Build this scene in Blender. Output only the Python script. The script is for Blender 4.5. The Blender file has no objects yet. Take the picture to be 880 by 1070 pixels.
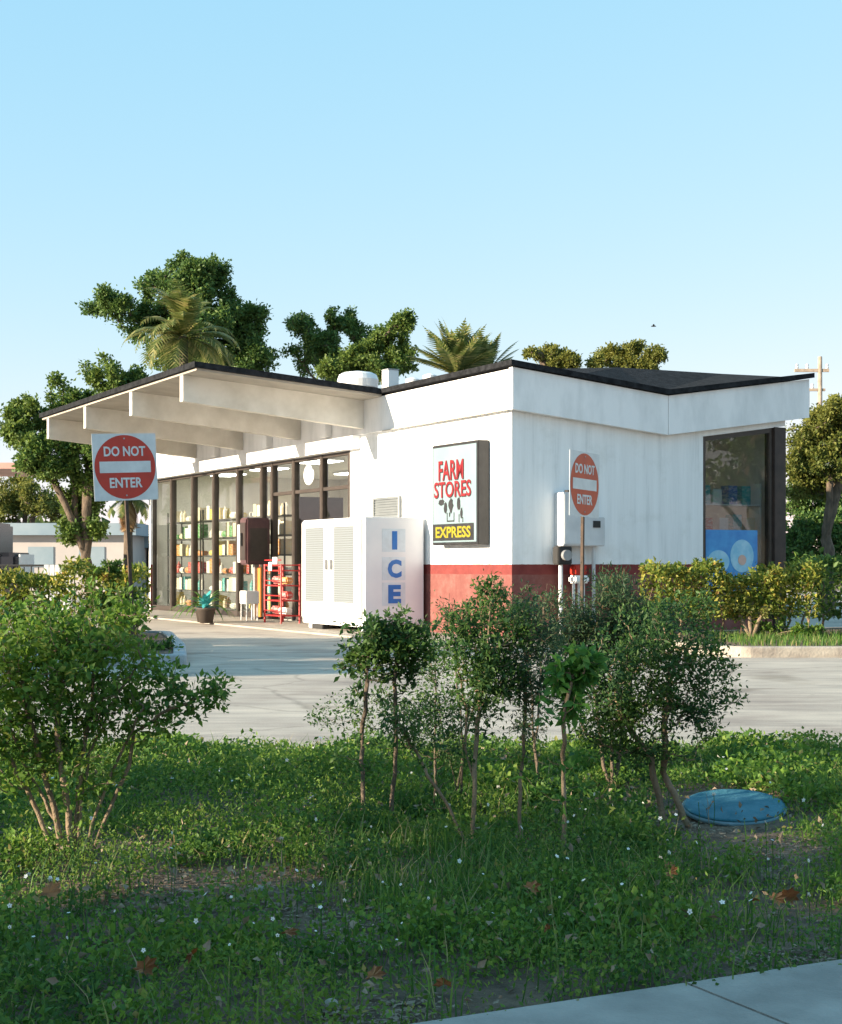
import bpy, bmesh, math, random
import numpy as np
from mathutils import Vector, Matrix
rnd = random.Random(7); rng = np.random.default_rng(11)
sc = bpy.context.scene; COL = sc.collection
F = 1600.0; EYE = 1.2; HX = 440.0; HY = 590.0          # focal length in px of the 880 px wide photo, horizon row
R = math.radians

# ------------------------------------------------------------------ helpers
def at(x, y, Y): return Vector(((x-HX)/F*Y, Y, EYE-(y-HY)/F*Y))
def gnd(x, y, z=0.0):
    Y = (EYE-z)*F/(y-HY); return Vector(((x-HX)/F*Y, Y, z))

def empty(name, label, cat, loc=(0,0,0), rz=0, group=None, kind=None, rot=None):
    o = bpy.data.objects.new(name, None); COL.objects.link(o)
    o.empty_display_size = .2; o.location = loc
    o.rotation_euler = rot if rot else (0,0,rz)
    tag(o, label, cat, group, kind); return o
def tag(o, label=None, cat=None, group=None, kind=None):
    if label: o['label'] = label
    if cat: o['category'] = cat
    if group: o['group'] = group
    if kind: o['kind'] = kind
    return o

class MB:
    def __init__(s): s.bm = bmesh.new()
    def box(s, a, b, bev=0):
        x0,y0,z0 = a; x1,y1,z1 = b
        vs = [s.bm.verts.new(p) for p in ((x0,y0,z0),(x1,y0,z0),(x1,y1,z0),(x0,y1,z0),(x0,y0,z1),(x1,y0,z1),(x1,y1,z1),(x0,y1,z1))]
        fs = [s.bm.faces.new([vs[i] for i in f]) for f in ((0,3,2,1),(4,5,6,7),(0,1,5,4),(1,2,6,5),(2,3,7,6),(3,0,4,7))]
        if bev:
            es = list({e for f in fs for e in f.edges})
            bmesh.ops.bevel(s.bm, geom=es, offset=bev, segments=2, affect='EDGES')
        return s
    def prism(s, pts, d):
        """pts: list of 3D points (planar outline); d: extrusion vector"""
        d = Vector(d); a = [s.bm.verts.new(p) for p in pts]; b = [s.bm.verts.new(Vector(p)+d) for p in pts]
        n = len(pts); s.bm.faces.new(a[::-1]); s.bm.faces.new(b)
        for i in range(n): s.bm.faces.new((a[i], a[(i+1)%n], b[(i+1)%n], b[i]))
        return s
    def tube(s, pts, rad, n=8, caps=True):
        pts = [Vector(p) for p in pts]
        if not hasattr(rad, '__len__'): rad = [rad]*len(pts)
        rings = []
        up = Vector((0.13,0.21,1)).normalized()
        for i,p in enumerate(pts):
            d = (pts[min(i+1,len(pts)-1)]-pts[max(i-1,0)]).normalized()
            u = d.cross(up)
            if u.length < 1e-3: u = d.cross(Vector((1,0,0)))
            u.normalize(); v = d.cross(u)
            rings.append([s.bm.verts.new(p+(u*math.cos(2*math.pi*k/n)+v*math.sin(2*math.pi*k/n))*rad[i]) for k in range(n)])
        for a,b in zip(rings, rings[1:]):
            for k in range(n): s.bm.faces.new((a[k],a[(k+1)%n],b[(k+1)%n],b[k]))
        if caps and n>2: s.bm.faces.new(rings[0][::-1]); s.bm.faces.new(rings[-1])
        return s
    def lathe(s, prof, n=24, c=(0,0,0)):
        rings = [[s.bm.verts.new((c[0]+r*math.cos(2*math.pi*k/n), c[1]+r*math.sin(2*math.pi*k/n), c[2]+z)) for k in range(n)] for r,z in prof]
        for a,b in zip(rings, rings[1:]):
            for k in range(n): s.bm.faces.new((a[k],a[(k+1)%n],b[(k+1)%n],b[k]))
        s.bm.faces.new(rings[0][::-1]); s.bm.faces.new(rings[-1]); return s
    def face(s, pts): s.bm.faces.new([s.bm.verts.new(p) for p in pts]); return s
    def build(s, name, m, parent=None, loc=None, rot=None, smooth=False, fixn=True):
        if fixn: bmesh.ops.recalc_face_normals(s.bm, faces=s.bm.faces)
        me = bpy.data.meshes.new(name); s.bm.to_mesh(me); s.bm.free()
        if smooth: me.polygons.foreach_set('use_smooth', [True]*len(me.polygons))
        me.materials.append(m); o = bpy.data.objects.new(name, me); COL.objects.link(o)
        if parent: o.parent = parent
        if loc is not None: o.location = loc
        if rot is not None: o.rotation_euler = rot
        return o

def npmesh(name, V, Fc, m, parent=None, smooth=False):
    """V (n,3), Fc (m,k)"""
    me = bpy.data.meshes.new(name); k = Fc.shape[1]
    me.vertices.add(len(V)); me.vertices.foreach_set('co', V.astype(np.float32).ravel())
    me.loops.add(Fc.size); me.loops.foreach_set('vertex_index', Fc.astype(np.int32).ravel())
    me.polygons.add(len(Fc)); me.polygons.foreach_set('loop_start', np.arange(0, Fc.size, k, dtype=np.int32))
    me.polygons.foreach_set('loop_total', np.full(len(Fc), k, dtype=np.int32))
    me.update(calc_edges=True); me.materials.append(m)
    o = bpy.data.objects.new(name, me); COL.objects.link(o)
    if parent: o.parent = parent
    return o

# ------------------------------------------------------------------ materials
def nt(name):
    m = bpy.data.materials.new(name); m.use_nodes = True; n = m.node_tree
    return m, n, n.nodes, n.links, n.nodes['Principled BSDF']
def ramp(N, stops):
    r = N.new('ShaderNodeValToRGB'); e = r.color_ramp.elements
    while len(e) > 1: e.remove(e[-1])
    e[0].position = stops[0][0]; e[0].color = (*stops[0][1],1)
    for p,c in stops[1:]: x = e.new(p); x.color = (*c,1)
    return r
def noise(N, L, scale, det=4, rough=.6, vec=None, coord='Object', sc3=None):
    t = N.new('ShaderNodeTexCoord'); n = N.new('ShaderNodeTexNoise'); n.inputs['Scale'].default_value = scale
    n.inputs['Detail'].default_value = det; n.inputs['Roughness'].default_value = rough
    if sc3:
        mp = N.new('ShaderNodeMapping'); mp.inputs['Scale'].default_value = sc3
        L.new(t.outputs[coord], mp.inputs['Vector']); L.new(mp.outputs[0], n.inputs['Vector'])
    else: L.new(t.outputs[coord], n.inputs['Vector'])
    return n
def pm(name, c, c2=None, scale=6, rough=.6, bump=0.0, bscale=None, metal=0, spec=.5, sc3=None, lo=.35, hi=.65):
    m,n,N,L,P = nt(name); P.inputs['Roughness'].default_value = rough; P.inputs['Metallic'].default_value = metal
    P.inputs['Specular IOR Level'].default_value = spec
    if c2 is None: c2 = tuple(min(1,x*.86) for x in c)
    no = noise(N, L, scale, sc3=sc3); rp = ramp(N, [(lo,c),(hi,c2)])
    L.new(no.outputs[0], rp.inputs[0]); L.new(rp.outputs[0], P.inputs['Base Color'])
    if bump:
        nb = noise(N, L, bscale or scale*6); b = N.new('ShaderNodeBump'); b.inputs['Strength'].default_value = bump; b.inputs['Distance'].default_value = .02
        L.new(nb.outputs[0], b.inputs['Height']); L.new(b.outputs[0], P.inputs['Normal'])
    return m
def leafmat(name, stops, trans=.35, patch=None, pscale=1.2, rough=.55):
    """per-leaf colour (each leaf is an island) blended with a slow colour change through the plant"""
    m,n,N,L,P = nt(name)
    g = N.new('ShaderNodeNewGeometry'); rp = ramp(N, stops); L.new(g.outputs['Random Per Island'], rp.inputs[0])
    col = rp.outputs[0]
    if patch:
        no = noise(N, L, pscale, 3); r2 = ramp(N, [(.42,(0,0,0)),(.6,(1,1,1))]); L.new(no.outputs[0], r2.inputs[0])
        mx = N.new('ShaderNodeMixRGB'); mx.inputs[2].default_value = (*patch,1)
        ml = N.new('ShaderNodeMath'); ml.operation='MULTIPLY'; ml.inputs[1].default_value = .6
        L.new(r2.outputs[0], ml.inputs[0]); L.new(ml.outputs[0], mx.inputs[0]); L.new(col, mx.inputs[1]); col = mx.outputs[0]
    L.new(col, P.inputs['Base Color']); P.inputs['Roughness'].default_value = rough; P.inputs['Specular IOR Level'].default_value = .35
    tr = N.new('ShaderNodeBsdfTranslucent'); mix = N.new('ShaderNodeMixShader'); mix.inputs[0].default_value = trans
    hs = N.new('ShaderNodeHueSaturation'); hs.inputs['Value'].default_value = 1.5; hs.inputs['Hue'].default_value = .485; L.new(col, hs.inputs['Color'])
    L.new(hs.outputs[0], tr.inputs[0]); L.new(P.outputs[0], mix.inputs[1]); L.new(tr.outputs[0], mix.inputs[2])
    L.new(mix.outputs[0], N['Material Output'].inputs[0]); return m

M = {}
M['soil'] = pm('soil', (.22,.15,.10), (.08,.055,.038), 9, .95, 1.0, 70)
M['road'] = None
def road_mat():
    m,n,N,L,P = nt('driveway_concrete'); P.inputs['Roughness'].default_value = .85
    a = noise(N,L,.55,6,.65); r1 = ramp(N,[(.3,(.36,.30,.25)),(.5,(.50,.435,.36)),(.7,(.58,.51,.42))]); L.new(a.outputs[0], r1.inputs[0])
    b = noise(N,L,1.6,5,.7,sc3=(.35,2.2,1)); r2 = ramp(N,[(.40,(1,1,1)),(.62,(.70,.70,.72))]); L.new(b.outputs[0], r2.inputs[0])
    c = noise(N,L,60,3,.7); r3 = ramp(N,[(.3,(.84,.84,.84)),(.7,(1.06,1.06,1.06))]); L.new(c.outputs[0], r3.inputs[0])
    def mul(x,y):
        q = N.new('ShaderNodeMixRGB'); q.blend_type='MULTIPLY'; q.inputs[0].default_value=1; L.new(x,q.inputs[1]); L.new(y,q.inputs[2]); return q.outputs[0]
    o = mul(mul(r1.outputs[0], r2.outputs[0]), r3.outputs[0])
    st=noise(N,L,.9,3,.5); r5=ramp(N,[(.30,(.62,.60,.57)),(.40,(1,1,1))]); L.new(st.outputs[0],r5.inputs[0]); o=mul(o,r5.outputs[0])
    s2=noise(N,L,6,4,.7); r6=ramp(N,[(.26,(.55,.53,.5)),(.34,(1,1,1))]); L.new(s2.outputs[0],r6.inputs[0]); o=mul(o,r6.outputs[0])
    v = N.new('ShaderNodeTexVoronoi'); v.feature='DISTANCE_TO_EDGE'; v.inputs['Scale'].default_value=.33
    t = N.new('ShaderNodeTexCoord'); dn = noise(N,L,1.3,4); mx = N.new('ShaderNodeMixRGB'); mx.inputs[0].default_value=.22
    L.new(t.outputs['Object'], mx.inputs[1]); L.new(dn.outputs[1], mx.inputs[2]); L.new(mx.outputs[0], v.inputs['Vector'])
    r4 = ramp(N,[(.002,(.72,.72,.72)),(.006,(1,1,1))]); L.new(v.outputs[0], r4.inputs[0]); o = mul(o, r4.outputs[0])
    L.new(o, P.inputs['Base Color'])
    bp = N.new('ShaderNodeBump'); bp.inputs['Strength'].default_value=.35; bp.inputs['Distance'].default_value=.01
    L.new(c.outputs[0], bp.inputs['Height']); L.new(bp.outputs[0], P.inputs['Normal']); return m
M['road'] = road_mat()
M['walk'] = pm('walk_concrete', (.40,.36,.31), (.30,.27,.23), 2.5, .85, .3, 50)
M['sidewalk'] = pm('sidewalk_concrete', (.38,.35,.32), (.25,.235,.215), 3.0, .85, .5, 70)
M['kerb'] = pm('kerb_concrete', (.42,.38,.32), (.25,.22,.19), 4, .9, .5, 30)
M['kerb_blue'] = pm('kerb_painted', (.38,.42,.44), (.24,.27,.28), 4, .85, .4, 30)

def wall_mat(name):
    m,n,N,L,P = nt(name); P.inputs['Roughness'].default_value=.75
    t = N.new('ShaderNodeTexCoord'); sp = N.new('ShaderNodeSeparateXYZ'); L.new(t.outputs['Object'], sp.inputs[0])
    # white paint with vertical runs of dirt
    st = noise(N,L,2.2,5,.65,sc3=(3.0,3.0,.18)); rw = ramp(N,[(.28,(.62,.65,.66)),(.42,(.78,.80,.81)),(.6,(.84,.86,.87)),(.75,(.86,.88,.89))]); L.new(st.outputs[0], rw.inputs[0])
    bl = noise(N,L,1.1,6,.7); rb = ramp(N,[(.32,(.88,.88,.86)),(.48,(1,1,1))]); L.new(bl.outputs[0], rb.inputs[0])
    def mul(x,y,f=1):
        q = N.new('ShaderNodeMixRGB'); q.blend_type='MULTIPLY'; q.inputs[0].default_value=f; L.new(x,q.inputs[1]); L.new(y,q.inputs[2]); return q.outputs[0]
    white = mul(rw.outputs[0], rb.outputs[0])
    # red dado
    rn = noise(N,L,4,6,.7); rr = ramp(N,[(.35,(.15,.018,.016)),(.65,(.21,.034,.029))]); L.new(rn.outputs[0], rr.inputs[0])
    r2 = ramp(N,[(.3,(.25,.105,.090)),(.5,(.19,.062,.052)),(.7,(.16,.042,.037))]); L.new(rn.outputs[0], r2.inputs[0])
    wob = noise(N,L,7,3); ad = N.new('ShaderNodeMath'); ad.operation='MULTIPLY_ADD'; ad.inputs[1].default_value=.02; L.new(wob.outputs[0], ad.inputs[0]); L.new(sp.outputs['Z'], ad.inputs[2])
    def band(z0,z1):
        a = N.new('ShaderNodeMath'); a.operation='GREATER_THAN'; a.inputs[1].default_value=z0; L.new(ad.outputs[0],a.inputs[0])
        b = N.new('ShaderNodeMath'); b.operation='LESS_THAN'; b.inputs[1].default_value=z1; L.new(ad.outputs[0],b.inputs[0])
        c = N.new('ShaderNodeMath'); c.operation='MULTIPLY'; L.new(a.outputs[0],c.inputs[0]); L.new(b.outputs[0],c.inputs[1]); return c.outputs[0]
    mx = N.new('ShaderNodeMixRGB'); L.new(band(-1,1.05), mx.inputs[0]); L.new(rr.outputs[0], mx.inputs[1]); L.new(r2.outputs[0], mx.inputs[2])
    m2 = N.new('ShaderNodeMixRGB'); L.new(band(-1,1.215), m2.inputs[0]); L.new(white, m2.inputs[1]); L.new(mx.outputs[0], m2.inputs[2])
    L.new(m2.outputs[0], P.inputs['Base Color'])
    nb = noise(N,L,30,4); b = N.new('ShaderNodeBump'); b.inputs['Strength'].default_value=.25; b.inputs['Distance'].default_value=.01
    L.new(nb.outputs[0], b.inputs['Height']); L.new(b.outputs[0], P.inputs['Normal']); return m
M['wall'] = wall_mat('store_wall_paint')
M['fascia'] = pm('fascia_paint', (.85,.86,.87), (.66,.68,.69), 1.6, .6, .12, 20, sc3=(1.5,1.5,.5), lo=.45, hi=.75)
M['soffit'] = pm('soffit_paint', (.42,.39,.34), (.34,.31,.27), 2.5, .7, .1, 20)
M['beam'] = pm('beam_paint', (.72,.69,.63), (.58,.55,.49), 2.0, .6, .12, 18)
M['roof'] = pm('roof_shingle', (.012,.013,.015), (.03,.032,.036), 9, .95, .8, 45, spec=.1)
M['bronze'] = pm('bronze_metal', (.035,.027,.022), (.055,.042,.035), 5, .5, .05)
M['column'] = pm('column_brown', (.022,.016,.014), (.045,.03,.025), 4, .55, .2, 30)
M['white'] = pm('white_enamel', (.82,.82,.81), (.74,.74,.73), 2.2, .35, .03)
M['ice_side_shaded'] = pm('ice_box_side_shaded', (.66,.68,.73), (.74,.75,.78), 1.3, .35, .03)  # bluish grey of the side in shade, put into its colour
M['ice_glass'] = pm('ice_door_panel', (.14,.16,.17), (.18,.20,.21), 3.0, .3)
M['ice_louvre'] = pm('ice_louvre', (.24,.275,.30), (.20,.23,.25), 3, .35)
M['black'] = pm('black_paint', (.012,.013,.015), (.025,.025,.027), 6, .45)
M['dark'] = pm('dark_rubber', (.03,.03,.03), None, 6, .8)
M['grey'] = pm('grey_metal', (.34,.35,.36), (.24,.25,.26), 5, .45, .05, metal=.2)
M['grey_box'] = pm('painted_grey_box', (.62,.64,.66), (.52,.54,.56), 3, .5, .05)
M['sign_red'] = pm('sign_red', (.48,.028,.014), (.40,.025,.014), 5, .4)
M['sign_red_faded'] = pm('sign_red_faded', (.50,.075,.022), (.42,.06,.022), 5, .5)
M['sign_white'] = pm('sign_white', (.62,.66,.68), (.52,.56,.58), 6, .5)
M['rust_steel'] = pm('rusty_post', (.09,.055,.035), (.045,.032,.024), 14, .8, .3)
M['sign_face'] = pm('sign_acrylic', (.22,.30,.33), (.19,.27,.30), 2, .25)
M['logo_red'] = pm('logo_red', (.22,.006,.01), None, 8, .4)
M['yellow'] = pm('logo_yellow', (.30,.25,.01), None, 8, .4)
M['ice_blue'] = pm('ice_lettering', (.006,.12,.42), (.01,.15,.50), 6, .4)
M['ice_pale'] = pm('ice_letter_ground', (.60,.68,.76), None, 6, .4)
M['red_rack'] = pm('red_wire', (.55,.03,.03), None, 6, .4)
M['bark'] = pm('bark', (.16,.12,.085), (.07,.052,.038), 14, .9, .9, 50, sc3=(1,1,.3))
M['bark_pale'] = pm('bark_pale', (.27,.20,.13), (.14,.10,.065), 16, .9, .7, 60, sc3=(1,1,.3))
M['lid'] = pm('faded_blue_lid', (.025,.13,.18), (.075,.21,.27), 7, .75, .5, 30, spec=.2)
M['lid_edge'] = pm('faded_lid_rim', (.22,.36,.44), (.10,.22,.28), 8, .5, .3)
M['rock'] = pm('stone', (.36,.34,.29), (.2,.19,.16), 12, .9, .6)
M['far_wall'] = pm('far_wall', (.50,.46,.44), (.42,.39,.38), .6, .8)
M['far_roof'] = pm('far_roof', (.20,.28,.34), (.27,.34,.39), .8, .7)
M['salmon'] = pm('salmon_canopy', (.60,.34,.28), None, 1, .6)
M['wood_pole'] = pm('pole_wood', (.42,.34,.26), (.28,.22,.17), 6, .9, .4)
M['interior'] = pm('interior_wall', (.80,.78,.72), (.70,.68,.63), 1.5, .7)
M['tile'] = pm('interior_floor', (.35,.33,.30), (.28,.26,.24), 3, .4)
M['shelf'] = pm('shelf_metal', (.10,.10,.10), None, 3, .5)
M['phone'] = pm('plum_brown_box', (.07,.035,.04), (.11,.055,.055), 5, .35)
M['orange'] = pm('orange_paint', (.62,.24,.05), None, 3, .5)
M['pot'] = pm('dark_pot', (.07,.055,.045), None, 5, .8)
M['teal'] = pm('teal_leaf', (.05,.36,.34), (.09,.46,.5), 9, .5)
M['poster'] = pm('poster_blue', (.02,.20,.55), (.05,.32,.66), 3, .35)
M['poster_pale'] = pm('poster_pale', (.35,.62,.78), (.2,.5,.7), 6, .35)
M['poster_skin'] = pm('poster_pink', (.62,.42,.36), None, 6, .35)
M['car_dark'] = pm('van_paint', (.02,.022,.03), None, 2, .25)
M['tyre'] = pm('tyre_rubber', (.02,.02,.02), None, 8, .9)
M['brown_leaf'] = pm('dry_leaf', (.42,.20,.08), (.28,.12,.05), 30, .8)
M['straw'] = pm('dry_straw', (.30,.24,.17), (.18,.13,.09), 25, .9)
M['petal'] = pm('white_petal', (.80,.80,.76), None, 10, .6)
def glass_mat(name, tint, refl):
    m,n,N,L,P = nt(name); N.remove(P)
    tr = N.new('ShaderNodeBsdfTransparent'); tr.inputs[0].default_value=(*tint,1); gl = N.new('ShaderNodeBsdfGlossy'); gl.inputs['Roughness'].default_value=.01
    lw = N.new('ShaderNodeFresnel'); lw.inputs[0].default_value = refl
    mx = N.new('ShaderNodeMixShader'); ge = N.new('ShaderNodeNewGeometry'); iv = N.new('ShaderNodeMath'); iv.operation='SUBTRACT'; iv.inputs[0].default_value=1; L.new(ge.outputs['Backfacing'], iv.inputs[1]); mu = N.new('ShaderNodeMath'); mu.operation='MULTIPLY'; L.new(iv.outputs[0], mu.inputs[0]); L.new(lw.outputs[0], mu.inputs[1]); L.new(mu.outputs[0], mx.inputs[0]); L.new(tr.outputs[0], mx.inputs[1]); L.new(gl.outputs[0], mx.inputs[2])
    L.new(mx.outputs[0], N['Material Output'].inputs[0]); return m
M['glass'] = glass_mat('window_glass', (.90,.92,.90), 1.5)
M['glass_dark'] = glass_mat('tinted_glass', (.66,.72,.73), 1.8)

m,n_,N_,L_,P_=nt('fluorescent_tube'); P_.inputs['Base Color'].default_value=(.8,.8,.8,1); P_.inputs['Emission Color'].default_value=(1,.97,.88,1); P_.inputs['Emission Strength'].default_value=7.0; M['lamp']=m
M['leaf_tree'] = leafmat('tree_leaves', [(0,(.035,.085,.02)),(.5,(.085,.165,.036)),(1,(.19,.27,.055))], .33, (.13,.18,.035), .3)
M['leaf_dark'] = leafmat('dark_tree_leaves', [(0,(.035,.085,.025)),(.6,(.08,.165,.040)),(1,(.18,.26,.06))], .3, (.08,.14,.03), .3)
M['leaf_yellow'] = leafmat('yellowish_tree_leaves', [(0,(.05,.08,.015)),(.5,(.12,.15,.03)),(1,(.24,.25,.06))], .35, (.2,.2,.04), .4)
M['leaf_bush'] = leafmat('bush_leaves', [(0,(.020,.065,.016)),(.5,(.048,.13,.024)),(.9,(.11,.22,.04)),(1,(.24,.26,.06))], .42, (.09,.18,.025), 2.5)
M['leaf_bushy'] = leafmat('large_bush_leaves', [(0,(.03,.09,.018)),(.5,(.075,.17,.028)),(.9,(.15,.28,.045)),(1,(.30,.30,.07))], .45, (.14,.24,.03), 2.5)
M['leaf_sapling'] = leafmat('sapling_leaves', [(0,(.016,.055,.024)),(.6,(.038,.105,.034)),(1,(.10,.18,.045))], .4, (.08,.15,.022), 3)
M['leaf_bright'] = leafmat('bright_sapling_leaves', [(0,(.03,.12,.02)),(1,(.10,.24,.04))], .45)
M['leaf_feather'] = leafmat('feathery_leaves', [(0,(.03,.075,.04)),(.7,(.065,.12,.05)),(.95,(.12,.17,.07)),(1,(.26,.12,.06))], .38)
M['leaf_hedge'] = leafmat('hedge_leaves', [(0,(.04,.09,.014)),(.4,(.15,.19,.025)),(.78,(.30,.30,.05)),(.95,(.46,.42,.09)),(1,(.42,.20,.05))], .35, (.07,.14,.02), 1.6)
M['leaf_weed'] = leafmat('weed_leaves', [(0,(.045,.11,.018)),(.5,(.10,.21,.030)),(.90,(.18,.30,.045)),(.95,(.22,.24,.06)),(1,(.30,.22,.09))], .4, (.13,.21,.028), .9)
M['leaf_lime'] = leafmat('lime_weed_leaves', [(0,(.04,.11,.015)),(.5,(.10,.20,.03)),(1,(.2,.28,.05))], .45)
M['blade'] = leafmat('grass_blades', [(0,(.035,.10,.02)),(.5,(.08,.18,.03)),(.85,(.16,.26,.045)),(.93,(.30,.28,.12)),(1,(.42,.33,.17))], .42)
M['palm'] = leafmat('palm_fronds', [(0,(.07,.11,.025)),(.6,(.15,.18,.05)),(1,(.30,.28,.10))], .35)
M['palm_dry'] = leafmat('dry_palm_fronds', [(0,(.22,.12,.05)),(1,(.42,.30,.16))], .2)
M['far_wood'] = leafmat('far_leaves', [(0,(.03,.06,.02)),(1,(.08,.12,.035))], .3)

# ------------------------------------------------------------------ foliage generators
def leaf_arrays(C, L, W, up=.35, outc=None, droop=0):
    n = len(C); d = rng.normal(size=(n,3)); d[:,2] += up
    if outc is not None: o = C-outc; o /= (np.linalg.norm(o,axis=1,keepdims=True)+1e-6); d += o*.9
    d[:,2] -= droop
    d /= np.linalg.norm(d,axis=1,keepdims=True)
    a = rng.normal(size=(n,3)); a[:,2]+=1.0; s = np.cross(d,a); s /= np.linalg.norm(s,axis=1,keepdims=True)+1e-6
    nn = np.cross(s,d); L = L.reshape(-1,1); W = W.reshape(-1,1)
    b = C; tip = C+d*L - nn*L*.10; lf = C+d*L*.45+s*W*.5+nn*W*.18; rt = C+d*L*.45-s*W*.5+nn*W*.18
    V = np.stack([b,rt,tip,lf],1).reshape(-1,3); i = np.arange(n)*4
    Fc = np.concatenate([np.stack([i,i+1,i+2],1), np.stack([i,i+2,i+3],1)])
    return V, Fc
def merge(parts):
    Vs,Fs,o = [],[],0
    for V,Fc in parts: Vs.append(V); Fs.append(Fc+o); o += len(V)
    return np.concatenate(Vs), np.concatenate(Fs)
def clusters(blobs, per, squash=.8):
    """blobs: (centre, radius) -> sub-cluster centres and radii spread through each"""
    out = []
    for c,r in blobs:
        c = np.array(c)
        for _ in range(per):
            v = rng.normal(size=3); v /= np.linalg.norm(v); q = r*(rng.random()**.45)*.88; v *= q; v[2]*=squash
            out.append((c+v*(1.35 if rng.random()<.15 else 1), r*(.13+.20*rng.random())))
    return out
def crown(cl, n, leaf, asp=.5, up=.3, droop=0, stray=.24):
    w = np.array([r**2 for _,r in cl]); w/=w.sum(); k = rng.multinomial(n,w); parts=[]
    for (c,r),m in zip(cl,k):
        if m<1: continue
        v = rng.normal(size=(m,3)); v /= np.linalg.norm(v,axis=1,keepdims=True); v *= (rng.random((m,1))**.5)*r*np.where(rng.random((m,1))<stray, 2.2, 1.1); v[:,2]*=.8
        L = leaf*(.65+.7*rng.random(m)); parts.append(leaf_arrays(c+v, L, L*asp, up, c, droop))
    return merge(parts)
def wiggle(a, b, n, amp):
    a,b = Vector(a),Vector(b); L=(b-a).length
    return [a.lerp(b,i/n)+ (Vector((rnd.gauss(0,1),rnd.gauss(0,1),rnd.gauss(0,.5)))*amp*L if 0<i<n else Vector()) for i in range(n+1)]

def plant(name, label, cat, base, stems, blobs, nleaf, leaf, m, bark, asp=.5, per=14, r0=.02, group=None, up=.3, twigs=True, droop=0, fol='crown', squash=.8, twr=None, tp_=.8, stray=.24, ntip=None, spread=1.0, wisp=0):
    """stems: world polylines starting at the base; blobs: (centre, radius). Twig tips are spread through the blobs and
    each grows from the nearest wood already there, so limbs fork; wood thickness follows the number of tips it feeds."""
    base = Vector(base); root = empty(name, label, cat, base, group=group); b0 = np.array(base)
    blobs = [(np.array(c)-b0, r) for c,r in blobs]
    P=[]; par=[]
    for st in stems:
        st=[np.array(Vector(q)-base) for q in st]; prev=-1
        for a_,b_ in zip(st,st[1:]):
            k_=4
            for q in range(k_):
                if prev==-1 and q==0: P.append(a_); par.append(-1); prev=len(P)-1
                t_=(q+1)/k_; w_=np.linalg.norm(b_-a_)*.02
                P.append(a_+(b_-a_)*t_+(rng.normal(size=3)*w_ if q<k_-1 else 0)); par.append(prev); prev=len(P)-1
    nstem=len(P); hi=max(q[2] for q in P)
    nt_=ntip or per*len(blobs); w=np.array([r**2.2 for _,r in blobs]); w/=w.sum(); ks=rng.multinomial(nt_,w); T=[]
    for (c,r),k_ in zip(blobs,ks):
        for _ in range(k_):
            v=rng.normal(size=3); v/=np.linalg.norm(v); q=r*(rng.random()**.42); q*= 1.0 if rng.random()>.13 else 1.3
            v*=q; v[2]*=squash if squash<1 else 1; T.append(c+v)
    for _ in range(int(nt_*wisp)):
        q=P[rng.integers(0,nstem)]
        if q[2]<.34*hi: continue
        v=rng.normal(size=3)*hi*np.array([.075,.075,.05]); T.append(q+v)
    T=np.array(T); A=np.array(P[:nstem]); dmin=np.array([np.min(np.linalg.norm(A-t_,axis=1)) for t_ in T]); T=T[np.argsort(dmin)]
    PA=np.zeros((nstem+len(T)*4,3)); PA[:nstem]=A; n=nstem; ok=np.zeros(len(PA),bool); ok[:nstem]=A[:,2]>.22*hi; tips=[]
    for t_ in T:
        d_=PA[:n]-t_; dist=np.linalg.norm(d_,axis=1)+np.clip(d_[:,2],0,None)*1.3-np.clip(-d_[:,2],0,.25*hi)*.15; dist[~ok[:n]]+=1e3
        k_=int(np.argmin(dist)); a_=PA[k_].copy(); L_=np.linalg.norm(t_-a_); prev=k_; m_=3
        for q in range(m_):
            u=(q+1)/m_; pt=a_+(t_-a_)*u; 
            if q<m_-1: pt=pt+rng.normal(size=3)*L_*.06+np.array([0,0,-L_*.10*math.sin(u*math.pi)])*(1 if t_[2]>a_[2] else -1)
            PA[n]=pt; ok[n]=True; par.append(prev); prev=n; n+=1
        tips.append(n-1)
    cnt=np.zeros(n); 
    for k_ in tips: cnt[k_]=1
    for k_ in range(n-1,-1,-1):
        if par[k_]>=0: cnt[par[k_]]+=cnt[k_]
    rt=cnt/ max(1,max(cnt)); R_=r0*np.clip(rt,.0,1)**.48; R_=np.maximum(R_, r0*.035); 
    for k_ in range(1,nstem):
        if par[k_]>=0: R_[k_]=max(R_[k_], r0*.16)
    t=MB()
    kids={}
    for k_ in range(n):
        if par[k_]>=0: kids.setdefault(par[k_],[]).append(k_)
    # follow chains: thickest child continues the tube
    done=set()
    def chain(a_,b_):
        ch=[a_,b_]
        while ch[-1] in kids: nx=max(kids[ch[-1]],key=lambda q:cnt[q]); ch.append(nx)
        return ch
    starts=[]
    for k_ in range(n):
        if par[k_]==-1: starts.append(chain(k_,max(kids[k_],key=lambda q:cnt[q])) if k_ in kids else [])
        if k_ in kids:
            best=max(kids[k_],key=lambda q:cnt[q])
            for c_ in kids[k_]:
                if c_!=best: starts.append(chain(k_,c_))
    for ch in starts:
        if len(ch)<2: continue
        rr=[min(R_[q],R_[ch[1]]*1.05) if q==ch[0] and par[ch[0]]!=-1 else R_[q] for q in ch]
        t.tube([PA[q] for q in ch], rr, 8 if rr[0]>.4*r0 else (5 if rr[0]>.1*r0 else 3), caps=False)
    t.build('trunk', bark, root, smooth=True, fixn=False)
    # leaves along the outer half of every twig
    tips=np.array(tips); m_=len(tips); kk=rng.integers(0,m_,nleaf); te=tips[kk]; p1=np.array(par)[te]; p2=np.array(par)[p1]; p2=np.where(p2<0,p1,p2)
    u=rng.random((nleaf,1))*1.9; a_=np.where(u<1,PA[te]+(PA[p1]-PA[te])*np.minimum(u,1),PA[p1]+(PA[p2]-PA[p1])*(u-1))
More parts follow.
